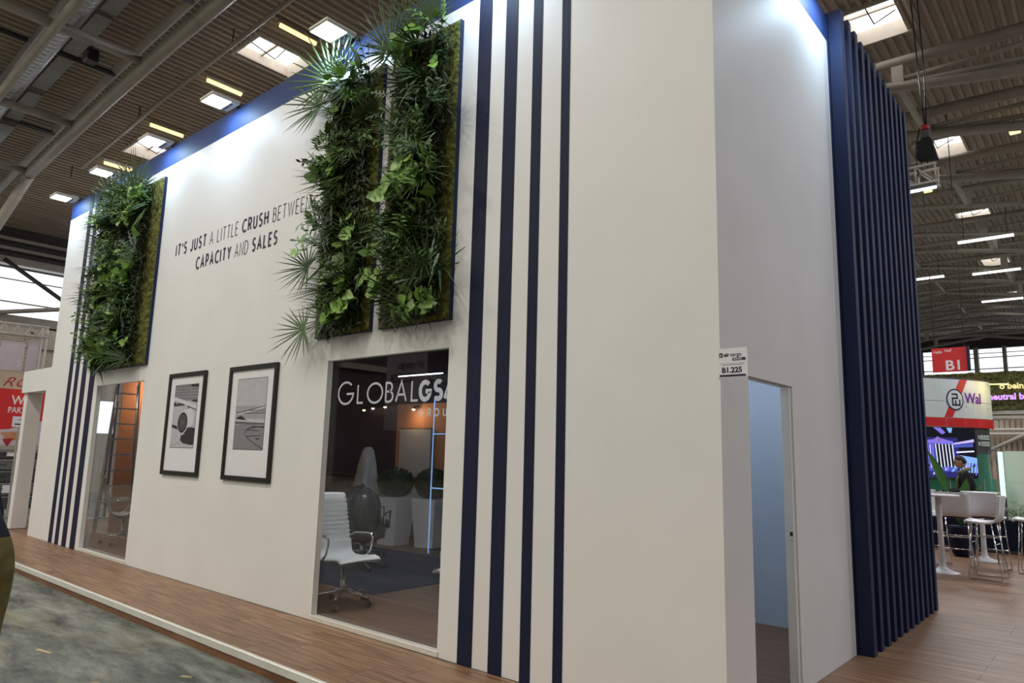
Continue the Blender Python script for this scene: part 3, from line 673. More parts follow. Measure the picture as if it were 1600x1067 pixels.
def heart(mb, mt, L, m=0):
    pr = [(0, 0), (.30, -.14), (.46, .10), (.42, .42), (.22, .78), (0, 1.0)]; vs = []
    for x, y in pr: vs.append(mt @ Vector((x * L, y * L, .10 * L * abs(x) * 2 - .12 * L * y * y)))
    for x, y in pr[1:-1]: vs.append(mt @ Vector((-x * L, y * L, .10 * L * abs(x) * 2 - .12 * L * y * y)))
    vs.append(mt @ Vector((0, .42 * L, -.02 * L)))
    fs = [(0, 1, 2, 10), (2, 3, 10), (3, 4, 5, 10), (0, 10, 7, 6), (7, 10, 8), (8, 10, 5, 9)]
    mb.add(vs, fs, m, True)
def broad_mesh(seed):
    rnd = random.Random(seed); mb = MB()
    for i in range(rnd.randint(2, 4)):
        d_ = Vector((rnd.uniform(-.8, .8), rnd.uniform(.5, 1), rnd.uniform(.2, 1))).normalized(); L0 = rnd.uniform(.06, .16); tip = d_ * L0
        mb.tube([(0, 0, 0), tuple(tip * .5 + Vector((0, 0, .01))), tuple(tip)], .004, 4)
        heart(mb, leaf_frame(tip, (d_.x + rnd.uniform(-.5, .5), rnd.uniform(-.3, .6), rnd.uniform(-.3, .2)), (rnd.uniform(-.3, .3), .2, 1)), rnd.uniform(.08, .125))
    return mb.mesh('broad_leaf', M['bright'])
def silver_mesh(seed):
    rnd = random.Random(seed); mb = MB()
    for j in range(3):
        d_ = Vector((rnd.uniform(-.8, .8), .5, rnd.uniform(.2, .8))).normalized(); g = Vector((d_.x, -.3 + rnd.uniform(-.4, .5), .4)).normalized()
        for i in range(8):
            s_ = -1 if i % 2 else 1; p = d_ * .05 + g * (.03 + .022 * i); a = g * .8 + g.cross(Vector((0, 0, 1))).normalized() * s_
            if i == 7: a = g
            blade(mb, p, a, (0, .2, 1), .075, .016, .2, seg=2)
        mb.tube([(0, 0, 0), tuple(d_ * .05), tuple(d_ * .05 + g * .2)], .005, 4)
    return mb.mesh('silver_leaf', M['silver'])
def sprig_mesh(seed):
    rnd = random.Random(seed); mb = MB()
    for j in range(3):
        d_ = Vector((rnd.uniform(-.9, .9), rnd.uniform(.3, .9), rnd.uniform(.3, 1))).normalized(); prev = Vector((0, 0, 0)); pts = [prev]
        for i in range(9):
            prev = prev + d_ * .032; d_ = (d_ + Vector((0, -.09, 0))).normalized(); pts.append(prev)
            sd = d_.cross(Vector((0, 0, 1))).normalized() * (1 if i % 2 else -1)
            blade(mb, prev, d_ * .6 + sd + Vector((0, 0, rnd.uniform(-.3, .4))), (0, .2, 1), rnd.uniform(.06, .1), .02, .3, seg=2)
        mb.tube(pts, .003, 4)
    return mb.mesh('leafy_sprig', M['sprig'])
PALM = [palm_mesh(i) for i in range(5)]; STRAP = [strap_mesh(20 + i) for i in range(6)]; BROAD = [broad_mesh(40 + i) for i in range(7)]; SILV = [silver_mesh(60 + i) for i in range(4)]; SPRIG = [sprig_mesh(80 + i) for i in range(7)]
def green_wall(x0, x1, z0, z1, label, seed, npalm, spill=.62, mossR=.12, lm=.02):
    rnd = random.Random(seed); o = thing('green_wall', label, 'plant wall', ((x0 + x1) / 2, 0, z0)); w2 = (x1 - x0) / 2; H = z1 - z0
    MB().box(-w2, w2, -.042, -.001, 0, H).build('panel_board', M['slat'], o, 'blue edged backing board')
    # moss: bumpy cushion
    nx, nz = int(w2 * 2 / .03), int(H / .03); ms = MB(); vs = []
    for j in range(nz + 1):
        for i in range(nx + 1):
            x = -w2 + .006 + (2 * w2 - .012) * i / nx; z = .006 + (H - .012) * j / nz; e = min(i, nx - i, j, nz - j)
            v = noise.noise(Vector((x * 14, seed, z * 14))) * .022 + noise.noise(Vector((x * 40, seed, z * 40))) * .014
            vs.append((x, -.043 - (.0 if e == 0 else .022 + v), z))
    ms.add(vs, [(j * (nx + 1) + i, j * (nx + 1) + i + 1, (j + 1) * (nx + 1) + i + 1, (j + 1) * (nx + 1) + i) for j in range(nz) for i in range(nx)], 0, True)
    for k in range(int(900 * w2 * H)):
        x, z = rnd.uniform(-w2 + .01, w2 - .01), rnd.uniform(.01, H - .01)
        blade(ms, (x, -.062, z), (rnd.uniform(-.7, .7), -1, rnd.uniform(-.7, .9)), (0, 0, 1), rnd.uniform(.02, .045), .008, .1, seg=2)
    r = ms.build('moss', M['moss'], o); r['kind'] = 'stuff'
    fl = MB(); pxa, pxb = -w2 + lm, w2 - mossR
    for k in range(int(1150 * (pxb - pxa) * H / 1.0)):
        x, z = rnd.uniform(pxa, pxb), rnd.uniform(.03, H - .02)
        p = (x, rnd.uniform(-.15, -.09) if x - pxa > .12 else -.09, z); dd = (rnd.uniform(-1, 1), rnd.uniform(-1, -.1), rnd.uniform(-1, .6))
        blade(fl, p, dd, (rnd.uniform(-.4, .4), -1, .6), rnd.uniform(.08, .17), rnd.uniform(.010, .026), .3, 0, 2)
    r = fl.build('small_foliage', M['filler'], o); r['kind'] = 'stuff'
    def put(me, x, z, g, n, s, y=-.10):
        q = link(me.name.split('.')[0], me, o); q.matrix_local = leaf_frame((x, y, z), g, n) @ Matrix.Scale(s, 4); return q
    area_ = (pxb - pxa) * H
    # plants grow in drifts: each kind where its own noise field is high
    def pick(k, zl, zh):
        best = None
        for _ in range(4):
            x, z = rnd.uniform(pxa, pxb), rnd.uniform(zl, H - zh); v = noise.noise(Vector((x * 2.6, z * 2.6, seed + k * 7.3)))
            if best is None or v > best[0]: best = (v, x, z)
        return best[1], best[2]
    for k in range(int(17 * area_)):
        put(rnd.choice(STRAP), *pick(1, .1, .03), (rnd.uniform(-.8, .4), rnd.uniform(-1, -.4), rnd.uniform(-.5, .8)), (rnd.uniform(-.3, .3), -.4, 1), rnd.uniform(.7, 1.15))
    for k in range(int(13 * area_)):
        put(rnd.choice(SPRIG), *pick(2, .08, .03), (rnd.uniform(-.8, .5), rnd.uniform(-.7, .0), rnd.uniform(-.7, .7)), (rnd.uniform(-.3, .3), -1, rnd.uniform(0, .6)), rnd.uniform(.8, 1.3), -.12)
    for k in range(int(17 * area_)):
        cl = 1
        put(rnd.choice(BROAD), *pick(3, .1, .03), (rnd.uniform(-.6, .5), rnd.uniform(-.5, -.1), rnd.uniform(-.8, .7)), (rnd.uniform(-.2, .3), -1, .5), rnd.uniform(.9, 1.5), -.17)
    for k in range(int(4 * area_)):
        put(rnd.choice(SILV), *pick(4, .15, .1), (rnd.uniform(-.5, .5), -.3, rnd.uniform(-1, .3)), (0, -1, .4), rnd.uniform(.9, 1.4), -.16)
    for k in range(npalm):
        z = H * (k + rnd.uniform(.25, .75)) / npalm
        if rnd.random() < spill: x = pxa + rnd.uniform(.22, .45); g = (rnd.uniform(-1, -.45), rnd.uniform(-.6, -.2), rnd.uniform(-.35, .5))
        else: x = rnd.uniform(pxa + .25, pxb); g = (rnd.uniform(-.9, .3), rnd.uniform(-.7, -.25), rnd.uniform(-.8, .8))
        put(rnd.choice(PALM), x, z, g, (rnd.uniform(-.5, .5), -.4, rnd.uniform(.2, 1)), rnd.uniform(.75, 1.1), -.10)
    return o, put
gA, put = green_wall(-3.42, -2.45, 2.80, 5.66, 'tall plant wall nearest the stripes, right of the big pair', 11, 26, spill=.3, lm=.13, mossR=.09)
for (x, z, s) in ((-.1, 2.82, 1.0), (.2, 2.86, .9), (-.35, 2.7, 1.15)): put(PALM[int(z * 10) % 5], x, z, (rnd_ := -.2, -.5, 1), (0, -1, .3), s)
gB, put = green_wall(-4.48, -3.56, 2.80, 5.62, 'tall plant wall nearest the slogan, left of the big pair', 23, 26, spill=.5, mossR=.08, lm=.16)
for (x, z, g, s) in ((-.25, 2.7, (-.5, -.3, 1), 1.45), (-.4, 2.55, (-1, -.3, .55), 1.25), (-.1, 2.75, (.1, -.5, 1), 1.0), (-.42, .12, (-1, -.4, -.35), 1.0), (-.44, .75, (-1, -.4, .2), .9)): put(PALM[int(s * 9) % 5], x, z, g, (.2, -1, .3), s)
q = put(BROAD[2], -.60, .98, (-1, -.35, .15), (0, -1, .4), 1.1, -.12)
gC, put = green_wall(-10.82, -8.71, 2.80, 5.66, 'far plant wall with a mossy right edge above the narrow window', 37, 30, mossR=.30, lm=.1)
for (x, z, s) in ((.45, 2.62, 1.5), (.1, 2.66, 1.2), (-.5, 2.7, 1.1)): put(PALM[int(s * 7) % 5], x, z, (-.4, -.5, 1), (0, -1, .3), s)

# ================================================================== STAND: furniture seen through the glass
def sheet(mb, prof, halfw, th, nu=9, m=0, curve=0.):
    """seat shell: prof = [(x,z)] side curve, swept across y with a slight dish, given thickness"""
    n = len(prof); P2 = [Vector(p) for p in prof]; vs = []
    for side in (0, 1):
        for i, p in enumerate(P2):
            t_ = (P2[min(i + 1, n - 1)] - P2[max(i - 1, 0)]).normalized(); nn = Vector((-t_.y, t_.x))
            hw = halfw[i] if isinstance(halfw, list) else halfw
            for k in range(nu):
                u = -1 + 2 * k / (nu - 1); q = p + nn * (curve * u * u + (0 if side == 0 else -th)); vs.append((q.x, u * hw, q.y))
    o_ = n * nu; fs = []
    for i in range(n - 1):
        for k in range(nu - 1):
            a = i * nu + k; fs += [(a, a + 1, a + nu + 1, a + nu), (a + o_, a + nu + o_, a + nu + 1 + o_, a + 1 + o_)]
    for i in range(n - 1):
        for k in (0, nu - 1): a = i * nu + k; fs.append((a, a + nu, a + nu + o_, a + o_))
    for i in (0, n - 1):
        for k in range(nu - 1): a = i * nu + k; fs.append((a, a + 1, a + 1 + o_, a + o_))
    mb.add(vs, fs, m, True)
def office_chair(loc, rz, label):
    o = thing('office_chair', label, 'chair', loc, rz, None); s = 1.06
    prof = [(.27, .455), (.25, .475), (.20, .485), (.12, .478), (.04, .468), (-.06, .462), (-.14, .468), (-.19, .495), (-.215, .545), (-.225, .60)]
    ribs = []
    for k in range(10): ribs += [(-.225 - .012 * k - .004, .62 + k * .045), (-.228 - .012 * k - .026, .636 + k * .045)]
    prof = prof + ribs + [(-.36, 1.075), (-.385, 1.09)]
    ms = MB(); sheet(ms, [(p[0] * s, p[1] * s) for p in prof], .245 * s, .022, 9, 0, .012); ms.build('seat_shell', M['white_seat'], o)
    for sy in (-1, 1): MB().tube([(p[0] * s, sy * .255 * s, p[1] * s - .008) for p in prof], .011, 6).build('side_frame', M['chrome'], o)
    for sy in (-1, 1):
        y_ = sy * .285 * s
        pts = [(-.235, .66), (-.19, .69), (.0, .70), (.06, .695), (.095, .66), (.09, .60), (.065, .52), (.02, .475), (-.04, .455)]
        MB().tube([(p[0] * s, y_ if 0 < i < 8 else sy * .26 * s, p[1] * s) for i, p in enumerate(pts)], .013, 8).build('armrest', M['chrome'], o)
    MB().box(-.10 * s, .09 * s, -.10 * s, .10 * s, .40 * s, .455 * s, bev=.01).build('tilt_mechanism', M['black'], o)
    MB().lathe([(.032, .14 * s), (.032, .25 * s), (.022, .255 * s), (.022, .41 * s)], 14).build('column', M['chrome'], o)
    for k in range(5):
        a = 2 * pi * k / 5 + .35; ca, sa = math.cos(a), math.sin(a); R_ = .30 * s
        lg = MB().tube([(ca * .02, sa * .02, .15 * s), (ca * R_, sa * R_, .10 * s)], [.022, .013], 8).build('leg', M['chrome'], o)
        c = MB(); c.tube([(ca * R_ - sa * .028, sa * R_ + ca * .028, .032), (ca * R_ - sa * .008, sa * R_ + ca * .008, .032)], .032, 12, smooth=False); c.tube([(ca * R_ + sa * .028, sa * R_ - ca * .028, .032), (ca * R_ + sa * .008, sa * R_ - ca * .008, .032)], .032, 12, smooth=False)
        c.tube([(ca * R_, sa * R_, .03), (ca * R_, sa * R_, .105 * s)], .009, 6); c.build('caster', M['black'], lg)
    return o
ch = office_chair((-4.62, .62, 0), math.radians(2), 'white ribbed office chair behind the lettered window, left')
c2 = copy_tree(ch, 'white office chair cut off at the right edge of the lettered window'); c2.location = (-3.02, .95, 0); c2.rotation_euler = (0, 0, math.radians(172))
c3 = copy_tree(ch, 'white office chair behind the narrow far window, turned away'); c3.location = (-11.0, .80, 0); c3.rotation_euler = (0, 0, math.radians(75))
o = thing('reflection_panel', 'glowing white and blue stand-in for mirrored hall windows, left of the step ladder', 'panel', (-16.6, 0, 0))  # added glowing panel in place of bright hall windows mirrored in the glass
MB().box(-.03, 0, 1.72, 2.10, 1.98, 2.66).build('white_field', M['sky'], o); MB().box(-.03, 0, 2.16, 2.52, 1.90, 2.66).build('white_field', M['sky'], o); MB().box(-.03, .0, 1.70, 2.1, 1.45, 1.97).build('blue_field', M['plasma'], o)
for y_ in (1.69, 2.13, 2.54): MB().box(-.04, .01, y_ - .025, y_ + .025, FL, 2.7).build('post', M['steel_dark'], o)
# step ladder
ld = thing('step_ladder', 'grey aluminium step ladder behind the far window', 'ladder', (-12.55, 1.22, 0), math.radians(160))
for s_ in (-1, 1):
    MB().prism([(-.03, s_ * .30, 0), (.03, s_ * .30, 0), (.03, s_ * .17, 2.85), (-.03, s_ * .17, 2.85)], (0, s_ * .03, 0)).build('rail', M['galv'], ld)
    MB().tube([(.30, s_ * .28, 0), (.03, s_ * .16, 2.8)], .02, 6).build('rear_leg', M['galv'], ld)
for k in range(9):
    z = .28 + k * .29; hw = .30 - .13 * z / 2.85; MB().box(-.05, .05, -hw, hw, z, z + .025).build('step', M['galv'], ld)
# topiaries in tall white planters
for i, (x, y_, l) in enumerate(((-8.22, 4.35, 'clipped box ball in black bowl on white planter, left one inside'), (-7.52, 4.62, 'clipped box ball in black bowl on white planter, right one inside'))):
    o = thing('topiary_planter', l, 'planter', (x, y_, 0), .15)
    MB().prism([(-.20, -.20, 0), (.20, -.20, 0), (.20, .20, 0), (-.20, .20, 0)], (0, 0, .02)).add([(-.20, -.20, .02), (.20, -.20, .02), (.20, .20, .02), (-.20, .20, .02), (-.27, -.27, .84), (.27, -.27, .84), (.27, .27, .84), (-.27, .27, .84)], [(4, 5, 6, 7), (0, 1, 5, 4), (1, 2, 6, 5), (2, 3, 7, 6), (3, 0, 4, 7)]).build('pedestal', M['white_plastic'], o)
    MB().lathe([(.16, .842), (.27, .90), (.32, 1.02), (.33, 1.03), (.30, 1.035), (.10, 1.035)], 20).build('bowl', M['black'], o)
    tb = MB().sphere((0, 0, 1.10), (.34, .34, .25), 18, 10, 0, lambda d_: 1 + .06 * noise.noise(d_ * 9))
    rnd = random.Random(i)
    for k in range(500):
        d_ = Vector((rnd.gauss(0, 1), rnd.gauss(0, 1), abs(rnd.gauss(0, 1)))).normalized(); blade(tb, (d_.x * .33, d_.y * .33, 1.10 + d_.z * .24), d_ + Vector((rnd.uniform(-.6, .6), rnd.uniform(-.6, .6), rnd.uniform(-.4, .6))), (0, 0, 1), .05, .014, .2, seg=2)
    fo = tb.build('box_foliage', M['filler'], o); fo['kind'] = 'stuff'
# white board, display tower with blue edges, counter, wrapped goods
o = thing('white_board', 'tall grey white board leaning on the dark back wall inside', 'board', (-8.82, 5.32, 0))
MB().box(-.46, .46, -.03, .0, .62, 2.1).build('panel', M['board'], o); MB().box(-.49, .49, .0, .03, .0, 2.12).build('frame', M['black'], o)
o = thing('display_tower', 'dark glass display tower with blue lit edges inside at right', 'display', (-6.55, 4.3, 0))
for x in (-.42, .42):
    MB().box(x - .008, x + .008, -.25, -.235, 0, 2.6).build('light_strip', M['led_blue'], o)
for z in (.05, 1.05, 1.95, 2.9): MB().box(-.41, .41, -.24, .22, z, z + .02).build('shelf', M['navy'], o)
for z in (1.05, 1.95): MB().box(-.405, .405, -.252, -.241, z, z + .02).build('shelf_light', M['led_blue'], o)
MB().box(-.43, .43, .22, .25, 0, 2.95).build('back_panel', M['navy_band'], o)
o = thing('strip_light', 'cool white LED line hanging near the dark ceiling inside', 'lamp', (-8.3, 4.9, 3.12)); MB().box(-.65, .62, -.01, .01, 0, .016).build('diffuser', M['led'], o); MB().box(-.65, .62, -.03, .03, .017, .08).build('housing', M['black'], o)
MB().tube([(-.5, 0, .08), (-.5, 0, 1.18)], .006, 5).build('cable', M['black'], o); MB().tube([(.5, 0, .08), (.5, 0, 1.18)], .006, 5).build('cable', M['black'], o)
o = thing('bar_counter', 'low counter with a dark top along the back wall inside', 'counter', (-10.56, 5.1, 0))
MB().box(-1.2, 1.1, -.2, .25, 0, 1.1).build('body', M['case2'], o); MB().box(-1.25, 1.15, -.25, .27, 1.1, 1.16).build('top', M['black'], o)
rnd = random.Random(5)
def cone_wrap(d_): return 1 + .12 * noise.noise(d_ * 4)
wb = MB(); prof = [(.30, 0), (.33, .15), (.30, .5), (.25, .9), (.17, 1.4), (.10, 1.66), (.05, 1.72)]; nn_ = 26
vs = [((r + .03 * noise.noise(Vector((k * .8, z * 2, 1)))) * math.cos(2 * pi * k / nn_), (r + .03 * noise.noise(Vector((k * .8, z * 2, 1)))) * math.sin(2 * pi * k / nn_), z) for r, z in prof for k in range(nn_)]
wb.add(vs, [(i * nn_ + k, i * nn_ + (k + 1) % nn_, (i + 1) * nn_ + (k + 1) % nn_, (i + 1) * nn_ + k) for i in range(6) for k in range(nn_)] + [tuple(6 * nn_ + k for k in range(nn_))], 0, True)
wo = wb.build('wrapped_stand', M['wrap'], None, None, (-8.95, 4.25, 0)); tag(wo, 'tall tapered object in clear plastic wrap standing inside', 'wrapped goods')
def wrapped_chair(loc, rz, label):
    o = thing('wrapped_chair', label, 'chair', loc, rz)
    b_ = MB().sphere((-.12, 0, .78), (.20, .30, .33), 18, 12, 0, lambda d_: 1 + .18 * noise.noise(d_ * 3 + Vector(loc))); b_.sphere((.06, 0, .50), (.34, .31, .14), 18, 12, 0, lambda d_: 1 + .18 * noise.noise(d_ * 4)); b_.build('wrapped_seat', M['wrap_dark'], o)
    MB().tube([(0, 0, .1), (0, 0, .42)], .03, 8).build('column', M['chrome'], o)
    for k in range(5):
        a = 2 * pi * k / 5; MB().tube([(0, 0, .12), (.33 * math.cos(a), .33 * math.sin(a), .07)], .015, 6).build('leg', M['chrome'], o)
        MB().tube([(.33 * math.cos(a), .33 * math.sin(a) - .02, .04), (.33 * math.cos(a), .33 * math.sin(a) + .02, .04)], .034, 10).build('caster', M['black'], o)
    for s_ in (-1, 1): MB().tube([(-.1, s_ * .32, .55), (-.1, s_ * .34, .78), (.18, s_ * .34, .80), (.2, s_ * .32, .55)], .013, 6).build('armrest', M['chrome'], o)
wrapped_chair((-6.35, 2.2, .006), 2.2, 'black chair still in plastic wrap behind the white office chair')
wrapped_chair((-7.2, 2.9, .006), 1.2, 'black chair in plastic wrap farther back near the planters')
for i, (x, z, l) in enumerate(((-10.45, 2.57, 'far left'), (-10.15, 2.6, 'second from left'), (-9.75, 2.62, 'third from left'), (-8.85, 2.55, 'rightmost'))):
    o = thing('spotlight', 'small warm spotlight on the dark back wall inside, ' + l, 'spotlight', (x, 5.25, z), 0, 'warm spotlights inside')
    MB().tube([(0, .12, .02), (0, .0, .0)], .02, 8).build('arm', M['black'], o); MB().lathe([(.03, .02), (.045, .0), (.045, -.05)], 12).build('shade', M['black'], o); MB().sphere((0, 0, -.045), .036, 10, 6).build('bulb', M['warm'], o)
b = MB(); b.box(-9.5, -7.9, 5.385, 5.398, 0, 2.62); tag(b.build('wall_panel', M['orange']), 'orange brown wall panel behind the white board inside', 'panel')
area('warm_spot', (-8.85, 5.1, 2.45), (-8.7, 5.4, 2.2), .1, .1, 1.6, (1, .6, .3))
area('warm_spot', (-12.4, 1.9, 2.9), (-12.9, 2.1, 2.3), .2, .2, 16.0, (1, .62, .36))
area('window_room_fill', (-4.5, .9, 4.2), (-4.5, .9, 0), 0.5, .3, 40.0, (.95, .98, 1))  # added fill without a lamp body, brightens the chair at the window
area('led_glow', (-8.3, 4.8, 3.08), (-8.3, 4.0, 0), 1.2, .05, 3.0, (.7, .85, 1))
area('blue_glow', (-6.55, 4.0, 2.8), (-6.55, 4.2, 0), .8, .1, 2.5, (.25, .5, 1))

# ================================================================== RIGHT: neighbouring stands
def bar_stool(loc, rz, label):
    o = thing('bar_stool', label, 'stool', loc, rz, None)
    prof = [(.23, .80), (.225, .835), (.19, .85), (.10, .842), (0, .835), (-.10, .838), (-.155, .855), (-.185, .90), (-.20, .98), (-.215, 1.10), (-.23, 1.20), (-.232, 1.225)]
    b_ = MB(); sheet(b_, prof, [.20, .215, .225, .23, .235, .235, .235, .235, .235, .23, .225, .21], .022, 9, 0, .028); b_.build('seat_shell', M['white_plastic'], o)
    for sy in (-1, 1):
        y0, y1 = sy * .19, sy * .235
        MB().tube([(.14, y0, .815), (.20, y1, .03), (.19, y1, .012), (-.21, y1, .012), (-.22, y1, .03), (-.12, y0, .815)], .0095, 8).build('leg_frame', M['chrome'], o)
    fr = MB(); zz = .30; fr.tube([(.182, -.224, zz), (.182, .224, zz)], .0085, 8); fr.build('footrest', M['chrome'], o)
    MB().tube([(-.165, -.212, .52), (-.165, .212, .52)], .0085, 8).build('crossbar', M['chrome'], o); MB().tube([(.165, -.212, .52), (.165, .212, .52)], .0085, 8).build('crossbar', M['chrome'], o)
    MB().box(-.11, .13, -.19, .19, .812, .822).build('seat_plate', M['steel_dark'], o)
    return o
st = bar_stool((.24, 8.70, 0), math.radians(176), 'white bar stool in front of the tables, nearest the camera')
def more(loc, rz, l): c = copy_tree(st, l); c.location = loc; c.rotation_euler = (0, 0, rz); return c
more((-.28, 9.50, 0), math.radians(95), 'white bar stool with its back to us behind the nearest table')
more((-.74, 10.1, 0), math.radians(-60), 'white bar stool half hidden by the slatted wall')
more((.13, 9.95, 0), math.radians(82), 'white bar stool in the middle, between both round tables')
more((.72, 9.9, 0), math.radians(180), 'white bar stool cut off by the right edge of the frame')
def high_table(loc, label):
    o = thing('high_table', label, 'table', loc)
    MB().lathe([(.05, 1.165), (.27, 1.17), (.30, 1.18), (.30, 1.192), (.29, 1.2), (.05, 1.2)], 32).build('table_top', M['white_plastic'], o)
    MB().lathe([(.24, .0), (.24, .01), (.16, .03), (.08, .06), (.05, .10), (.042, .2), (.037, .9), (.045, 1.165)], 24).build('pedestal', M['white_plastic'], o)
    return o
t1 = high_table((-.37, 8.85, 0), 'round white high table with trumpet base beside the slatted wall')
t2 = copy_tree(t1, 'round white high table farther back, before the standing man'); t2.location = (-.10, 11.1, 0)
# navy planter wall with palms
pl = thing('planter_box', 'long navy planter box with ferns at the edge of the wooden floor', 'planter', (0, 12.75, 0))
MB().box(-2.4, 2.4, -.12, .25, 0, .62, bev=.01).build('box', M['navy'], pl); MB().box(-2.37, 2.37, -.09, .22, .615, .63).build('soil', M['soil'], pl)
MB().box(-2.4, 2.4, -.135, -.12, 0, .06).build('plinth', M['steel_dark'], pl)
def fern(loc, s, label, seed, n=26):
    o = thing('potted_fern', label, 'plant', (loc[0], loc[1], loc[2] + .004)); rnd = random.Random(seed)
    for k in range(n):
        a = rnd.uniform(0, 2 * pi); f = MB(); L = rnd.uniform(.3, .55) * s; up = rnd.uniform(.5, 1.2); pts = []
        for i in range(9):
            t_ = i / 8; pts.append(Vector((math.cos(a) * L * t_, math.sin(a) * L * t_, L * up * (t_ * 1.3 - .75 * t_ * t_))))
        f.tube(pts, .004 * s, 4)
        for i in range(2, 9):
            d_ = (pts[i] - pts[i - 1]).normalized(); sd = d_.cross(Vector((0, 0, 1))).normalized()
            for q in (-1, 1): blade(f, pts[i], d_ * .7 + sd * q, (0, 0, 1), .11 * s, .010 * s, .3, seg=2)
        f.build('frond', M['sprig'], o)
    return o
fern((.28, 12.8, .63), 1.1, 'feathery fern in the navy planter at the right edge', 3); fern((-.40, 12.8, .63), .6, 'small low fern in the navy planter, left of the big one', 4, 16)
# banana plant in a pot
bp_ = thing('banana_plant', 'tall green banana leaf plant in front of the screen', 'plant', (-.47, 11.5, 0))
MB().lathe([(.14, 0), (.19, .05), (.22, .5), (.22, .55), (.18, .55)], 18).build('pot', M['navy'], bp_)
def big_leaf(a, lean, L, w, z0, nm='leaf'):
    f = MB(); d_ = Vector((math.cos(a) * lean, math.sin(a) * lean, 1)).normalized(); side = d_.cross(Vector((.35, -1, 0))).normalized(); base = Vector((0, 0, .52)); vs = []; N = 9
    mid = base + d_ * z0
    f.tube([base, mid], .018, 6)
    for i in range(N + 1):
        t_ = i / N; c = mid + d_ * L * t_ + Vector((math.cos(a), math.sin(a), -.2)) * .08 * L * t_ * t_; ww = w * math.sin(pi * (.06 + .94 * t_) ** .8) + .004
        nrm_ = side.cross(d_); vs += [c - side * ww + nrm_ * ww * .3, c, c + side * ww + nrm_ * ww * .3]
    fs = []
    for i in range(N): q = 3 * i; fs += [(q, q + 1, q + 4, q + 3), (q + 1, q + 2, q + 5, q + 4)]
    f.add(vs, fs, 0, True); f.build(nm, M['banana'], bp_)
big_leaf(pi, .30, .80, .075, .70); big_leaf(.3, .10, .50, .09, .42); big_leaf(-.4, .45, .55, .08, .35); big_leaf(pi * .8, .7, .5, .08, .3); big_leaf(pi * 1.6, .3, .45, .09, .3)

# curved neighbour stand: fascia, red band, screen, green base
K = 1.186
ARC = [(1.9 + (x - 1.9) * K, -4.25 + (y + 4.25) * K) for x, y in ((-2.35, 11.25), (-1.75, 11.62), (-1.17, 12.08), (-.81, 12.46), (-.54, 12.83), (-.34, 13.14), (-.18, 13.46), (-.11, 13.75), (-.14, 14.0))]
def ZK(z): return 1.65 + (z - 1.65) * K if z > .5 else z
ns = thing('exhibition_stand', 'curved white and red exhibition stand with a green base behind the tables', 'stand', (0, 0, 0))
def arc_at(s):
    tot = 0; seg = []
    for a, b_ in zip(ARC, ARC[1:]): L = math.dist(a, b_); seg.append(L)
    d_ = s
    for i, L in enumerate(seg):
        if d_ <= L or i == len(seg) - 1: t_ = d_ / L; a, b_ = ARC[i], ARC[i + 1]; return (a[0] + (b_[0] - a[0]) * t_, a[1] + (b_[1] - a[1]) * t_), Vector((b_[0] - a[0], b_[1] - a[1])).normalized()
        d_ -= L
TOT = sum(math.dist(a, b_) for a, b_ in zip(ARC, ARC[1:]))
def curved(s0, s1, z0, z1, off, mt, nm, par, lab=None, n=8, th=.04):
    b_ = MB(); pts = []; s0, s1, z0, z1 = s0 * K, s1 * K, ZK(z0), ZK(z1)
    for i in range(n + 1):
        p, t_ = arc_at(s0 + (s1 - s0) * i / n); nn = Vector((t_.y, -t_.x)); pts.append((Vector(p) + nn * off, Vector(p) + nn * (off - th)))
    vs = [(q.x, q.y, z) for z in (z0, z1) for pr in pts for q in pr]; k = 2 * (n + 1); fs = []
    for i in range(n):
        a = 2 * i; fs += [(a, a + 2, a + 2 + k, a + k), (a + 1, a + 1 + k, a + 3 + k, a + 3), (a + k, a + 2 + k, a + 3 + k, a + 1 + k), (a, a + 1, a + 3, a + 2)]
    fs += [(0, k, k + 1, 1), (k - 2, k - 1, 2 * k - 1, 2 * k - 2)]
    b_.add(vs, fs, 0, False); return b_.build(nm, mt, par, lab)
TOT1 = TOT / K
S = [.0, .9, 1.42, 2.05, 2.52, 2.95, TOT1]
for a, c in zip(S, S[1:]):
    curved(a + .006, c - .006, 2.97, 3.42, 0, M['mint'], 'fascia_panel', ns); curved(a + .006, c - .006, 2.63, 2.96, 0, M['mint'], 'fascia_panel', ns)
    curved(a + .006, c - .006, 2.44, 2.62, .004, M['red'], 'red_panel', ns)
    curved(a + .006, c - .006, .02, 1.40, -.02, M['green'], 'base_panel', ns, None)
for a in S[1:-1]: curved(a - .008, a + .008, 2.44, 3.42, -.002, M['white_plastic'], 'panel_joint', ns, None, 1); curved(a - .006, a + .006, .02, 1.40, -.022, M['white_plastic'], 'panel_joint', ns, None, 1)
curved(2.66, 3.3, 1.9, 2.44, -.03, M['case'], 'corner_panel', ns, 'dark upper corner panel'); curved(2.66, 3.2, 1.40, 1.9, -.03, M['green'], 'corner_panel', ns)
curved(0, TOT1, 3.42, 3.45, -.0, M['steel_dark'], 'top_edge', ns, None, 14, .3)
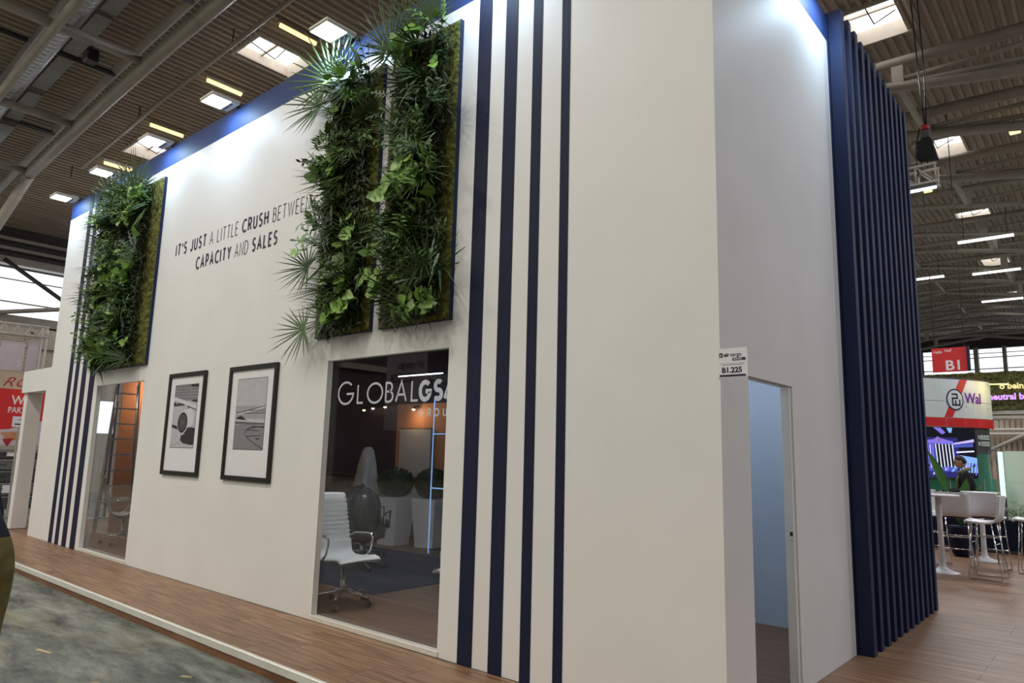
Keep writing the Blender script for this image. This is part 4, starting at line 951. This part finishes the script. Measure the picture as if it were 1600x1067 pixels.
# diagonal red stripe, emblem, letters on the curve
def on_curve(mb):
    for i, v in enumerate(mb.v):
        p, t_ = arc_at(min(max(v[0] * K, 0), TOT)); nn = Vector((t_.y, -t_.x)); mb.v[i] = (p[0] + nn.x * -v[1], p[1] + nn.y * -v[1], ZK(v[2]))
    return mb
e = MB(); n = 6
for i in range(n):
    za, zb = 2.63 + .79 * i / n, 2.63 + .79 * (i + 1) / n; xa, xb = 2.00 + .44 * i / n, 2.00 + .44 * (i + 1) / n; e.poly([(xa, -.006, za), (xa + .20, -.006, za), (xb + .20, -.006, zb), (xb, -.006, zb)])
on_curve(e).build('red_stripe', M['red'], ns)
def disc(cx, cz, rx, rz_, y_, m, n=28): return MB().poly([(cx + rx * math.cos(2 * pi * k / n), y_, cz + rz_ * math.sin(2 * pi * k / n)) for k in range(n)], m)
em = on_curve(MB().add(*[disc(2.29, 3.0, .215, .225, -.0085, 0).v, disc(2.29, 3.0, .2, .2, -.012, 0).f])).build('emblem', [M['ink']], ns, 'round dark bordered emblem')
on_curve(disc(2.29, 3.0, .185, .195, -.0105, 0)).build('emblem_face', M['mint'], em)
e = MB(); th = .036
def bar(pts):
    for a, c in zip(pts, pts[1:]):
        a, c = Vector(a), Vector(c); d_ = (c - a).normalized(); nn = Vector((-d_.y, d_.x)) * th / 2; a = a - d_ * th / 2; c = c + d_ * th / 2
        e.poly([(q.x, -.0125, q.y) for q in (a + nn, a - nn, c - nn, c + nn)])
bar([(2.225, 3.11), (2.34, 3.11), (2.345, 3.03), (2.225, 3.025), (2.225, 2.89), (2.40, 2.89), (2.40, 2.985)]); bar([(2.30, 2.97), (2.30, 2.89)])
on_curve(e).build('emblem_mark', M['ink'], em)
e = MB(); font_text(e, 'Wal', (2.545, -.006, 2.945), FX, UP, FN, .215, 0, .02, .92, 0, .003); on_curve(e).build('lettering', M['violet'], ns, 'violet lettering at the curved corner')
e = MB().poly([(2.56, -.006, 2.86), (3.25, -.006, 2.845), (3.25, -.006, 2.86), (2.56, -.006, 2.872)]); on_curve(e).build('underline', M['red_dark'], ns)
e = MB()
for ch, zz in (('W', 2.20), ('M', 2.07)):
    font_text(e, ch, (2.84, .02, zz), FX, UP, FN, .095, 0, .02, .8, 0, .003)
    for k in range(4): x = 2.95 + .075 * k; e.poly([(x, .02, zz), (x + .06, .02, zz), (x + .06, .02, zz + .095), (x, .02, zz + .095)]); e.poly([(x + .02, .0185, zz + .03), (x + .04, .0185, zz + .03), (x + .04, .0185, zz + .06), (x + .02, .0185, zz + .06)], 1)
on_curve(e).build('lettering', [M['mint'], M['case']], ns, 'pale small lettering on the dark corner')
def KP(x, y, z): return (1.9 + (x - 1.9) * K, -4.25 + (y + 4.25) * K, ZK(z))
e = MB(); e.tube([KP(-.10, 13.56, 3.37), KP(.22, 13.35, 3.34)], .02, 6); e.build('lamp_arm', M['yellow_text'], ns, 'yellow lit lamp arm')
area('yellow_wash', KP(.22, 13.22, 3.36), KP(-.16, 13.5, 3.1), .2, .05, 3.5, (1, .75, .25))
area('violet_wash', KP(-.05, 12.6, 3.6), KP(-.3, 13.2, 3.2), .2, .05, 1.5, (.6, .35, 1))
# screen
def screen_mats():
    spec = [('ink', (.006, .008, .03), .2), ('deep', (.02, .02, .14), 1.), ('blue', (.06, .08, .42), 1.), ('violet', (.20, .16, .70), 1.), ('lilac', (.55, .45, .95), 1.), ('sky', (.22, .42, .85), 1.), ('rust', (.55, .10, .06), .8), ('white', (.75, .78, .98), 1.)]
    return [mat('screen_' + n_, (.01, .01, .01), .3, emit=c_, es=e_) for n_, c_, e_ in spec]
SM = screen_mats()
sc = thing('video_screen', 'large screen showing a truck front in blue light behind the tables', 'screen', (0, 0, 0))
S0, S1, Z0, Z1 = .55, 2.62, 1.42, 2.43
Z0, Z1 = ZK(Z0), ZK(Z1); p0, _ = arc_at(S0 * K); p1, _ = arc_at(S1 * K); A = Vector((p0[0], p0[1], 0)); B_ = Vector((p1[0], p1[1], 0)); ux = (B_ - A).normalized(); un = Vector((ux.y, -ux.x, 0)); W_ = (B_ - A).length
MB().prism([A + un * .16 + Vector((0, 0, Z0 - .02)), B_ + un * .16 + Vector((0, 0, Z0 - .02)), B_ + un * .16 + Vector((0, 0, Z1 + .0)), A + un * .16 + Vector((0, 0, Z1 + .0))], -un * .08).build('housing', M['black'], sc)
g = MB(); lay = [0]
def V(pts, m): lay[0] += 1; g.poly([A + ux * (u * W_) + un * (.162 + .0003 * lay[0]) + Vector((0, 0, Z0 + v * (Z1 - Z0 - .02))) for u, v in pts], m)
V([(0, 0), (1, 0), (1, 1), (0, 1)], 0)
X0 = .38      # the slats hide the left part of the screen
def U(u): return X0 + (1 - X0) * u
def VV(pts, m): V([(U(a), b_) for a, b_ in pts], m)
VV([(-.6, 0), (.72, 0), (.70, .8), (-.6, .8)], 1)
VV([(-.1, .95), (.12, .98), (.1, .85), (-.1, .78)], 3); VV([(.3, 1), (.42, 1), (.5, .9), (.44, .86)], 3); VV([(.52, 1), (.62, 1), (.6, .9), (.56, .9)], 5)
VV([(.05, .72), (.30, .76), (.36, .82), (.42, .78), (.62, .72), (.62, .68), (.05, .68)], 3)
VV([(.08, .68), (.62, .68), (.66, .12), (.04, .12)], 2)
VV([(.30, .66), (.60, .66), (.64, .22), (.32, .2)], 0)
for k in range(6): u = .31 + .056 * k; VV([(u, .67), (u + .018, .67), (u + .04, .20), (u + .022, .20)], 7)
for k in range(5): u = .09 + .042 * k; VV([(u, .66), (u + .02, .66), (u + .02, .18), (u, .18)], 4 if k % 2 else 3)
VV([(.36, .75), (.385, .79), (.41, .75), (.385, .71)], 6)
VV([(.62, .66), (.97, .72), (.97, .78), (.62, .69)], 4); VV([(.62, .60), (.95, .62), (.95, .70), (.62, .655)], 2)
VV([(.66, .49), (.96, .52), (.96, .55), (.66, .52)], 7); VV([(.7, .1), (1, .1), (1, .4), (.72, .45)], 5); VV([(.7, .30), (.8, .32), (.78, .42), (.72, .40)], 6)
for k in range(14):
    rnd = random.Random(k); u, v = rnd.uniform(.02, .95), rnd.uniform(.03, .22); VV([(u, v), (u + .05, v + .01), (u + .06, v + .07), (u + .015, v + .05)], rnd.choice((1, 2, 3, 4, 5)))
for k in range(6): u = .70 + .05 * k; VV([(u, .05), (u + .02, .05), (u + .05, .3), (u + .035, .3)], (0, 1, 3)[k % 3])
g.build('picture', SM, sc)
# LED edge column and cream partition
o = thing('light_column', 'cyan glowing vertical light column at the edge of the cream partition', 'lamp', KP(-.02, 13.62, 0)); MB().box(-.05, .05, -.03, .03, .92, 2.02, bev=.01).build('diffuser', M['led_cyan'], o); MB().box(-.06, .06, -.04, .04, 0, .92).build('stand', M['steel_dark'], o)
o = thing('partition_wall', 'cream partition wall right of the cyan light column', 'partition', (0, 17.4, 0))
for x in (-.36, .32, 1.0): MB().box(x + .003, x + .677, 0, .05, 1.28, 2.05).build('panel', M['cream'], o); MB().box(x + .003, x + .677, 0, .05, .0, 1.275).build('panel', M['cream'], o)
# hedge wall with lit words
hw = thing('hedge_sign', 'long raised moss hedge wall with lit yellow and violet words', 'sign', (-.28, 19.2, 0))
hw.scale = (1.145, 1.145, 1.0)
hb = MB(); nx, nz = 90, 24; vs = []
for j in range(nz + 1):
    for i in range(nx + 1):
        x = -3.2 + 5.8 * i / nx; z = 3.2 + 1.05 * j / nz; vs.append((x, -.03 - .10 * abs(noise.noise(Vector((x * 7, 1, z * 7)))) - .05 * noise.noise(Vector((x * 22, 1, z * 22))), z + (0.05 * noise.noise(Vector((x * 6, 4, 0))) if j == nz else 0)))
hb.add(vs, [(j * (nx + 1) + i, j * (nx + 1) + i + 1, (j + 1) * (nx + 1) + i + 1, (j + 1) * (nx + 1) + i) for j in range(nz) for i in range(nx)], 0, True); hb.box(-3.2, 2.6, 0, .5, 3.2, 4.25)
x_ = hb.build('moss', M['hedge'], hw); x_['kind'] = 'stuff'
e = MB(); font_text(e, 'o being', (-.18, -.16, 3.76), FX, UP, FN, .165, 0, .03, .82, 0, .02); e.build('lettering', M['yellow_text'], hw, 'yellow lit words')
e = MB(); font_text(e, 'neutral by', (-.42, -.16, 3.47), FX, UP, FN, .170, 0, .03, .82, 0, .02); e.build('lettering', M['violet_text'], hw, 'violet lit words')
MB().box(-3.2, 2.6, -.02, .5, 3.08, 3.19).build('lower_rail', M['steel_pale'], hw); MB().box(-3.2, 2.6, -.01, .5, 2.96, 3.03).build('lower_rail', M['steel_pale'], hw)
for x in (-2.9, 2.3): MB().box(x - .05, x + .05, .2, .3, FL, 2.96).build('leg', M['steel'], hw)
# corrugated shed wall in the far background
b = MB()
for k in range(60): x = -4 + k * .16; b.box(x, x + .11, 26.0, 26.06, 0, 4.1)
b.box(-4, 5.6, 26.06, 26.1, 0, 4.1); o = b.build('shed_wall', M['tan']); tag(o, 'brown ribbed wall in the far background under the hedge sign', 'wall')
for (za, zb) in ((1.9, 3.4), (3.4, 1.9)): pass
o = thing('steel_brace', 'grey diagonal steel bracing before the brown ribbed wall', 'brace', (0, 25.8, 0))
MB().tube([(-2.6, 0, 1.7), (1.0, 0, 3.6)], .07, 6).build('diagonal', M['steel'], o); MB().tube([(-2.6, 0, 3.9), (1.6, 0, 3.1)], .05, 6).build('diagonal', M['steel_pale'], o)
for z in (2.95, 2.8): MB().tube([(-2.6, 0, z), (3, 0, z)], .05, 6).build('rail', M['steel_pale'], o)
for x in (-2.6, 3): MB().box(x - .06, x + .06, -.06, .06, -.12, 4).build('post', M['steel'], o)
# red hall sign
o = thing('hall_sign', 'red hanging hall sign with a large pale B1', 'sign', (-1.45, 18, 4.2))
MB().box(-.42, .42, -.03, .03, -.02, .64).build('panel', M['red'], o); MB().box(.42, .47, -.20, .03, -.02, .64).build('side_panel', M['navy'], o)
e = MB(); font_text(e, 'B1', (-.12, -.03, .03), FX, UP, FN, .27, 0, .02, 1.05, 0, .003); e.build('lettering', M['paper'], o); e = MB(); font_text(e, 'Halle', (-.38, -.03, .50), FX, UP, FN, .075, 0, .01, 1, 0, .003); e.build('lettering', M['paper'], o); e = MB(); font_text(e, 'Hall', (-.12, -.03, .53), FX, UP, FN, .075, 0, .01, 1, .25, .003)
e.build('lettering', M['paper'], o)
for x in (-.35, .35): MB().tube([(x, 0, .64), (x, 0, 7.85)], .012, 5).build('cable', M['steel_dark'], o)
# black motor bag on chains, little truss with tube light
ho = thing('chain_hoist', 'black chain bag hanging from cables beside the slatted wall', 'hoist', (-.10, 8.3, 6.60))
bg = MB(); bg.add([(-.13, -.12, -.02), (.15, -.12, -.05), (.15, .12, -.05), (-.13, .12, -.02), (-.10, -.10, .26), (.09, -.10, .27), (.09, .10, .27), (-.10, .10, .26), (-.12, -.13, .10), (.12, -.13, .10), (.12, .13, .10), (-.12, .13, .10)], [(0, 3, 2, 1), (4, 5, 6, 7), (0, 1, 9, 8), (1, 2, 10, 9), (2, 3, 11, 10), (3, 0, 8, 11), (8, 9, 5, 4), (9, 10, 6, 5), (10, 11, 7, 6), (11, 8, 4, 7)]); bg.build('bag', M['jacket'], ho)
MB().box(-.07, .07, -.06, .06, .30, .46, bev=.02).build('motor', M['steel_dark'], ho); MB().lathe([(.06, .46), (.07, .5), (.05, .55)], 10).build('hook_block', M['red_dark'], ho)
for x in (-.03, .03): MB().tube([(x, 0, .27), (x, 0, .31)], .012, 5).build('link', M['chrome'], ho)
MB().tube([(0, 0, .55), (-.04, 0, 1.6), (-.12, 0, 4.2)], .012, 5).build('cable', M['black'], ho); MB().tube([(.02, 0, .55), (.05, 0, 1.5), (-.02, 0, 4.3)], .012, 5).build('cable', M['black'], ho)
MB().tube([(-.08, 0, .5), (-.16, 0, .15), (-.14, 0, -.30)], .010, 5).build('cable', M['black'], ho)
tr_ = thing('lighting_truss', 'short aluminium lighting truss with a lit tube beside the slatted wall', 'truss', (-.10, 8.3, 6.12))
for z in (0, .30):
    for y_ in (-.13, .13): MB().tube([(-1.4, y_, z), (.14, y_, z)], .024, 8).build('chord', M['steel_pale'], tr_)
for k in range(6):
    x = .12 - k * .28
    for y_ in (-.13, .13): MB().tube([(x, y_, 0), (x, y_, .30)], .014, 6).build('upright', M['steel_pale'], tr_); MB().tube([(x, y_, 0), (x - .28, y_, .30)], .012, 6).build('diagonal', M['steel_pale'], tr_)
MB().tube([(-1.4, -.13, -.10), (.12, -.13, -.10)], .022, 8).build('light_tube', M['led'], tr_); MB().box(-1.4, .12, -.15, -.11, -.075, -.03).build('tube_housing', M['black'], tr_)
MB().tube([(0, 0, .30), (0, 0, .42)], .012, 5).build('sling', M['black'], tr_)
# more hall lamps / tubes far away under the roof at right
for i, (x, y_, l) in enumerate(((-1.4, 27.4, 'nearest of the far white strip lamps under the roof at right'), (-1.7, 33.2, 'white strip lamp under the roof, second farther back'), (-4.6, 33.0, 'white strip lamp half hidden by the slatted wall'), (-2.2, 40.0, 'white strip lamp farthest back under the roof'))):
    o = thing('strip_lamp', l, 'lamp', (x, y_, roof_z(x) - 1.75)); MB().box(-.9, .9, -.10, .10, 0, .06).build('diffuser', M['skylight'], o); MB().box(-.9, .9, -.12, .12, .061, .12).build('housing', M['steel_pale'], o)
    for s_ in (-.7, .7): MB().tube([(s_, 0, .12), (s_, 0, 1.7)], .012, 5).build('cable', M['steel_dark'], o)

# ================================================================== LEFT: hall behind the portal
bn = thing('red_banner', 'large red banner wall with white words seen behind the low portal', 'banner', (-22, 0, 0))
MB().box(-.05, 0, .9, 3.3, 1.55, 3.13).build('panel', M['red'], bn); MB().box(-.05, .0, .2, 3.4, 3.14, 3.62).build('header', M['tan'], bn)
e = MB(); YN = (0, 1, 0); XN = (1, 0, 0)
font_text(e, 'WIN', (0, 1.72, 2.70), YN, UP, XN, .26, 0, .015, .85, 0, .003); font_text(e, 'PARTNER', (0, 1.66, 2.46), YN, UP, XN, .17, 0, .015, .78, 0, .003); e.build('lettering', M['paper'], bn)
e = MB(); e.prism([(.001, .9, 1.55), (.001, 3.3, 1.55), (.001, 3.3, 2.2), (.001, 2.45, 2.25), (.001, 2.1, 2.12), (.001, 1.75, 2.0), (.001, 1.5, 1.97), (.001, 1.3, 2.05), (.001, .9, 2.4)], (.004, 0, 0)); e.build('pale_shape', M['pink'], bn)
e = MB(); e.prism([(.005, 1.55, 1.90), (.005, 2.2, 1.95), (.005, 2.1, 1.66), (.005, 1.7, 1.72)], (.004, 0, 0)); e.build('orange_shape', M['orange'], bn)
e = MB(); e.prism([(.009, 1.62, 1.72), (.009, 1.9, 1.75), (.009, 1.75, 1.5)], (.004, 0, 0)); e.build('red_shape', M['red_dark'], bn)
e = MB(); font_text(e, 'RG', (0, 1.42, 3.20), YN, UP, XN, .28, 0, -.004, 1.2, .5, .003); e.build('lettering', M['red_dark'], bn, 'dark script letters on the header')
MB().box(.05, .35, 2.05, 2.12, 3.10, 3.2).build('lamp_arm', M['steel'], bn); MB().sphere((.38, 2.09, 3.14), .075, 12, 8).build('lamp_bulb', M['warm'], bn)
for y_ in (.3, 3.3): MB().box(-.1, -.05, y_ - .05, y_ + .05, FL, 3.6).build('post', M['steel_dark'], bn)
o = thing('notice_sign', 'small white stand number notice before the red banner', 'sign', (-19.2, 1.12, 0)); MB().box(-.01, .0, -.02, .30, 2.02, 2.28).build('panel', M['paper'], o); MB().box(.0, .003, .03, .26, 2.07, 2.10).build('dark_line', M['ink'], o); MB().box(.0, .003, .12, .26, 2.19, 2.21).build('dark_line', M['ink'], o)
MB().box(-.04, -.01, .12, .16, FL, 2.28).build('post', M['steel'], o)
# stack of dark cases
rnd = random.Random(9); lab = ['at the bottom of the stack', 'second from the bottom', 'third from the bottom', 'fourth from the bottom', 'on top of the stack']; z = FL
for i in range(5):
    h_ = (.36, .34, .32, .30, .24)[i]
    o = thing('flight_case', 'dark equipment case behind the portal, ' + lab[i], 'case', (-21.2, 2.0, z), 0, 'stacked dark cases')
    MB().box(-.5, .5, -1.1, 1.0, .0, h_ - .012, bev=.015).build('body', M['case2'] if i % 2 else M['case'], o)
    MB().box(.5, .508, -1.08, .98, h_ - .06, h_ - .04).build('edge_strip', M['galv'], o)
    for y_ in (-.6, .5): MB().tube([(.505, y_ - .07, h_ * .5), (.53, y_ - .05, h_ * .5), (.53, y_ + .05, h_ * .5), (.505, y_ + .07, h_ * .5)], .008, 6).build('handle', M['black'], o)
    if i in (1, 4): MB().box(.508, .512, -.55, -.05, .06, h_ - .08).build('paper_label', M['paper'], o)
    z += h_
# truss and fabric panels at upper left
lt = thing('box_truss', 'aluminium box truss carrying fabric panels at the left edge', 'truss', (-22.6, 0, 0))
for z in (4.72, 5.02):
    for x in (-.15, .15): MB().tube([(x, -.5, z), (x, 2.55, z + .06)], .03, 8).build('chord', M['steel_pale'], lt)
for k in range(9):
    y_ = -.4 + k * .33
    MB().tube([(.15, y_, 4.72), (.15, y_ + .165, 5.04)], .016, 6).build('diagonal', M['steel_pale'], lt); MB().tube([(.15, y_ + .165, 5.04), (.15, y_ + .33, 4.74)], .016, 6).build('diagonal', M['steel_pale'], lt)
for y_ in (2.42, 2.55): MB().tube([(.0, y_, FL), (.0, y_, 5.08)], .03, 8).build('leg', M['steel_pale'], lt)
MB().tube([(.0, .95, FL), (0, .95, 4.72)], .03, 8).build('leg', M['white_plastic'], lt)
o = thing('fabric_panel', 'pale pink fabric panel hanging under the left truss, wider one', 'panel', (-22.6, 0, 0)); MB().box(-.02, .02, 1.42, 2.02, 3.7, 4.58).build('cloth', M['pink'], o); MB().tube([(0, 1.4, 4.6), (0, 2.04, 4.6)], .02, 6).build('rod', M['steel'], o)
e = MB(); font_text(e, 'S', (.02, 1.85, 3.85), YN, UP, XN, .2, 0, 0, 1, 0, .003); e.build('lettering', M['white_plastic'], o)
for y_ in (1.45, 2.0): MB().tube([(0, y_, 4.6), (0., y_, 4.70)], .008, 5).build('hanger', M['steel_dark'], o)
o = thing('fabric_panel', 'pale pink fabric panel beside the truss leg, narrow and taller', 'panel', (-22.6, 0, 0)); MB().box(-.02, .02, 2.10, 2.38, 3.7, 4.70).build('cloth', M['pink'], o); MB().tube([(0, 2.08, 4.69), (0, 2.38, 4.69)], .02, 6).build('rod', M['steel'], o)
o = thing('blue_banner', 'steel blue hanging banner with a dark emblem at left', 'banner', (-22, 0, 0)); MB().box(-.02, .02, 2.62, 3.3, 3.62, 4.68).build('cloth', M['sblue'], o)
e = MB(); e.tube([(.022, 2.95 + .16 * math.cos(a * .4), 4.30 + .22 * math.sin(a * .4)) for a in range(3, 13)], .022, 5); e.tube([(.022, 3.0, 4.3), (.022, 3.12, 4.52)], .02, 5); e.build('emblem', M['ink'], o); MB().box(.02, .024, 2.66, 3.3, 3.62, 3.86).build('magenta_strip', M['violet'], o); MB().tube([(0, 2.6, 4.70), (0, 3.3, 4.70)], .02, 6).build('rod', M['steel'], o)
# dark slatted boards behind
o = thing('slat_screen', 'dark stack of timber slats behind the fabric panels', 'screen', (-24, 0, 0))
for k in range(14): MB().box(-.05, .05, -.5, 2.6, 3.4 + k * .12, 3.46 + k * .12).build('slat', M['tan'], o)
for y_ in (-.45, 2.55): MB().box(-.1, -.05, y_ - .05, y_ + .05, FL, 5.1).build('post', M['steel_dark'], o)
# shelf of the far stand behind the left truss
b = MB(); b.box(-27, -26.8, -6, 12, 4.9, 5.6); b.box(-27, -26.9, -6, 12, FL, 4.9, 0); tag(b.build('grey_partition', M['steel'],), 'grey far partition below the hall windows at left', 'partition')
# banner seen mirrored in the window
o = thing('fair_banner', 'grey hanging banner of the fair, mirrored in the lettered window', 'banner', (-12.5, -8, 0)); MB().box(-.8, .8, -.03, .0, 2.2, 4.25).build('cloth', M['pink'], o)
e = MB(); font_text(e, 'air cargo', (.72, .0, 3.85), (-1, 0, 0), UP, (0, 1, 0), .22, 0, .01, .95, 0, .003); e.box(-.6, .25, 0, .003, 3.48, 3.72); e.build('lettering', M['ink'], o)
e = MB(); font_text(e, 'EUROPE', (.2, .004, 3.53), (-1, 0, 0), UP, (0, 1, 0), .14, 0, .02, .95, 0, .003); e.build('lettering', M['paper'], o, 'pale lettering')
for x in (-.7, .7): MB().tube([(x, 0, 4.25), (x, 0, 11.6)], .012, 5).build('cable', M['steel_dark'], o)
# scraps on the hall floor
for i, (x, y_, L, a, l) in enumerate(((-5.25, -1.98, .22, .2, 'pale wooden scrap on the grey floor near the left edge'), (-4.25, -2.20, .16, .9, 'short pale scrap on the grey floor at bottom left'), (-4.10, -2.10, .30, 1.3, 'long thin pale scrap on the grey floor at bottom left'), (-3.75, -1.45, .10, .5, 'tiny white crumb on the grey floor near the platform'))):
    q = MB().prism([(-L / 2, -.012, 0), (L / 2, -.006, 0), (L / 2 - .02, .01, 0), (-L / 2 + .01, .014, 0)], (0, 0, .008)).build('wood_scrap', M['splinter'], None, None, (x, y_, FL)); q.rotation_euler = (0, 0, a); tag(q, l, 'debris')

# ================================================================== PEOPLE
def person(loc, rz, scale, label, mats, lean=0., head_down=0., arm_fwd=.35, wide=1.0):
    """standing figure facing +x locally; one skinned body mesh, hair as a child"""
    S_ = scale; J = {}; E = []
    def j(n, p, r): J[n] = (Vector(p) * S_, r * S_)
    ln = lambda z: lean * max(0, z - .95)
    for s, q in ((1, 'l'), (-1, 'r')):
        j('toe' + q, (.15, s * .10, .035), .035); j('heel' + q, (-.04, s * .10, .05), .045); j('knee' + q, (.02, s * .10, .50), .062); j('hip' + q, (-.01, s * .095, .90), .098)
    j('pelvis', (-.035, 0, .95), .125); j('waist', (ln(1.1), 0, 1.12), .125 * wide); j('chest', (ln(1.32), 0, 1.32), .145 * wide); j('neck0', (ln(1.47), 0, 1.46), .075); j('neck1', (ln(1.55) + .02, 0, 1.54), .056)
    for s, q in ((1, 'l'), (-1, 'r')):
        j('sh' + q, (ln(1.42), s * .185, 1.41), .078 * wide); j('el' + q, (ln(1.15) + arm_fwd * .25 - .04, s * .235, 1.14), .052 * wide); j('wr' + q, (ln(1.0) + arm_fwd * .85, s * .20, .96 + arm_fwd * .25), .036); j('palm' + q, (ln(1.0) + arm_fwd * .85 + .05 + .03, s * .195, .90 + arm_fwd * .28), .036)
    T, P, SK, SH = 0, 1, 2, 3
    edges = [('pelvis', 'waist', T), ('waist', 'chest', T), ('chest', 'neck0', T), ('neck0', 'neck1', SK)]
    for q in 'lr': edges += [('pelvis', 'hip' + q, P), ('hip' + q, 'knee' + q, P), ('knee' + q, 'heel' + q, P), ('heel' + q, 'toe' + q, SH), ('chest', 'sh' + q, T), ('sh' + q, 'el' + q, T), ('el' + q, 'wr' + q, T), ('wr' + q, 'palm' + q, SK)]
    names = list(J); me = bpy.data.meshes.new('body'); me.from_pydata([J[n][0] for n in names], [(names.index(a), names.index(c)) for a, c, _ in edges], [])
    ob = bpy.data.objects.new('tmp', me); COL.objects.link(ob)
    ob.modifiers.new('skin', 'SKIN'); ob.modifiers.new('sub', 'SUBSURF').levels = 3
    for i, n in enumerate(names): r = J[n][1]; me.skin_vertices[0].data[i].radius = (r, r * (1.15 if n in ('pelvis', 'waist', 'chest') else 1)); me.skin_vertices[0].data[i].use_root = n == 'pelvis'
    dg = bpy.context.evaluated_depsgraph_get(); dg.update(); ev = ob.evaluated_get(dg).to_mesh()
    mb = MB(); segs = [(J[a][0], J[c][0], m_) for a, c, m_ in edges]
    def near(c):
        best = 1e9; bm_ = 0
        for a, d_, m_ in segs:
            ab = d_ - a; t_ = max(0, min(1, (c - a).dot(ab) / ab.length_squared)); dd = (a + ab * t_ - c).length
            if dd < best: best = dd; bm_ = m_
        return bm_
    hem = (1.06 if wide == 1 else .985) * S_      # the garment's hem is a clean cut round the body
    bm = bmesh.new(); bm.from_mesh(ev); bmesh.ops.bisect_plane(bm, geom=bm.verts[:] + bm.edges[:] + bm.faces[:], plane_co=(0, 0, hem), plane_no=(0, 0, 1)); bm.verts.index_update()
    mb.v = [tuple(v.co) for v in bm.verts]
    for p in bm.faces:
        c = p.calc_center_median(); m_ = near(c)
        if m_ == T and c.z < hem and abs(c.y) < .17 * S_: m_ = P
        elif m_ == P and c.z > hem: m_ = T
        mb.f.append([v.index for v in p.verts]); mb.m.append(m_); mb.s.append(True)
    bm.free(); bpy.data.objects.remove(ob)
    # head
    hc = Vector((ln(1.6) + .045, 0, 1.655)) * S_; st_ = len(mb.v)
    def hf(d_):
        q = 1.; q += .10 * max(0, -d_.z) * max(0, d_.x) - .16 * max(0, -d_.z - .3) * (1 - max(0, d_.x)); return q
    mb.sphere((0, 0, 0), (.098 * S_, .076 * S_, .122 * S_), 20, 14, SK, hf)
    mb.add([Vector(v) * S_ for v in ((.088, -.012, .018), (.088, .012, .018), (.122, -.016, -.03), (.122, .016, -.03), (.093, 0, -.04), (.128, 0, -.022))], [(0, 1, 5), (0, 5, 2), (1, 3, 5), (2, 5, 3), (2, 3, 4), (0, 2, 4), (1, 4, 3)], SK, True)
    for s in (-1, 1):
        mb.sphere(Vector((.0, s * .078, -.005)) * S_, (.02 * S_, .011 * S_, .032 * S_), 10, 6, SK); mb.sphere(Vector((.086, s * .032, .012)) * S_, .0125 * S_, 8, 6, 4)
        mb.box(.082 * S_, .094 * S_, (s * .032 - .018) * S_, (s * .032 + .018) * S_, .032 * S_, .038 * S_, 4)
    mb.box(.080 * S_, .094 * S_, -.022 * S_, .022 * S_, -.062 * S_, -.056 * S_, 5)
    hm = Matrix.Translation(hc) @ Euler((0, head_down, 0)).to_matrix().to_4x4(); mb.xform(hm, st_)
    # fingers
    for s, q in ((1, 'l'), (-1, 'r')):
        p = J['palm' + q][0]
        for k, L in enumerate((.070, .078, .074, .058)):
            b0 = p + Vector((.015, (-.024 + .016 * k), -.01)) * S_; mb.tube([b0, b0 + Vector((.030, 0, -.02)) * S_, b0 + Vector((.045, 0, -.02 - L * .5)) * S_, b0 + Vector((.040, 0, -.02 - L * .85)) * S_], [.0095 * S_, .009 * S_, .008 * S_, .006 * S_], 7, SK)
        b0 = p + Vector((.0, -s * .022, .01)) * S_; mb.tube([b0, b0 + Vector((.025, -s * .025, -.01)) * S_, b0 + Vector((.045, -s * .022, -.035)) * S_], [.011 * S_, .010 * S_, .007 * S_], 7, SK)
    o = mb.build('person', mats + [M['hair'], M['red_dark']]); o.location = loc; o.rotation_euler = (0, 0, rz); tag(o, label, 'person')
    h_ = MB(); h_.sphere((0, 0, 0), (.106 * S_, .084 * S_, .128 * S_), 20, 14, 0, lambda d_: (hf(d_) * (1.03 + .03 * noise.noise(d_ * 9))) if (d_.z > .25 + .55 * max(0, d_.x)) or (d_.x < -.1 and d_.z > -.35) else .8); h_.xform(hm); h_.build('hair', M['hair'], o)
    return o, J, hc, S_
pm_, J, hc, S_ = person((-.40, 12.22, 0), math.radians(198), 1.04, 'man in a black jacket and olive scarf looking down by the screen', [M['jacket'], M['denim'], M['skin'], M['black']], .13, .24, .5, wide=1.22)
nx_ = .075 * S_
sc_ = MB(); sc_.tube([(nx_ + .095 * math.cos(a), .105 * math.sin(a), 1.50 * S_ - .045 * math.cos(a)) for a in [2 * pi * k / 16 for k in range(16)]], .030, 8, closed=True); sc_.tube([(nx_ + .09, .03, 1.47), (nx_ + .135, .05, 1.38), (nx_ + .13, .06, 1.2)], .030, 8); sc_.build('scarf', M['scarf'], pm_)
pp = CP + (CF + CR * (-21 - 800) / 1099.75 + CU * (533.5 - 850) / 1099.75) * 4.5
person((pp.x, pp.y, FL), math.radians(205), 1.09, 'person in khaki trousers and dark top cut off at the left edge', [M['navy_cloth'], M['khaki'], M['skin'], M['black']], .75, .5, .5)
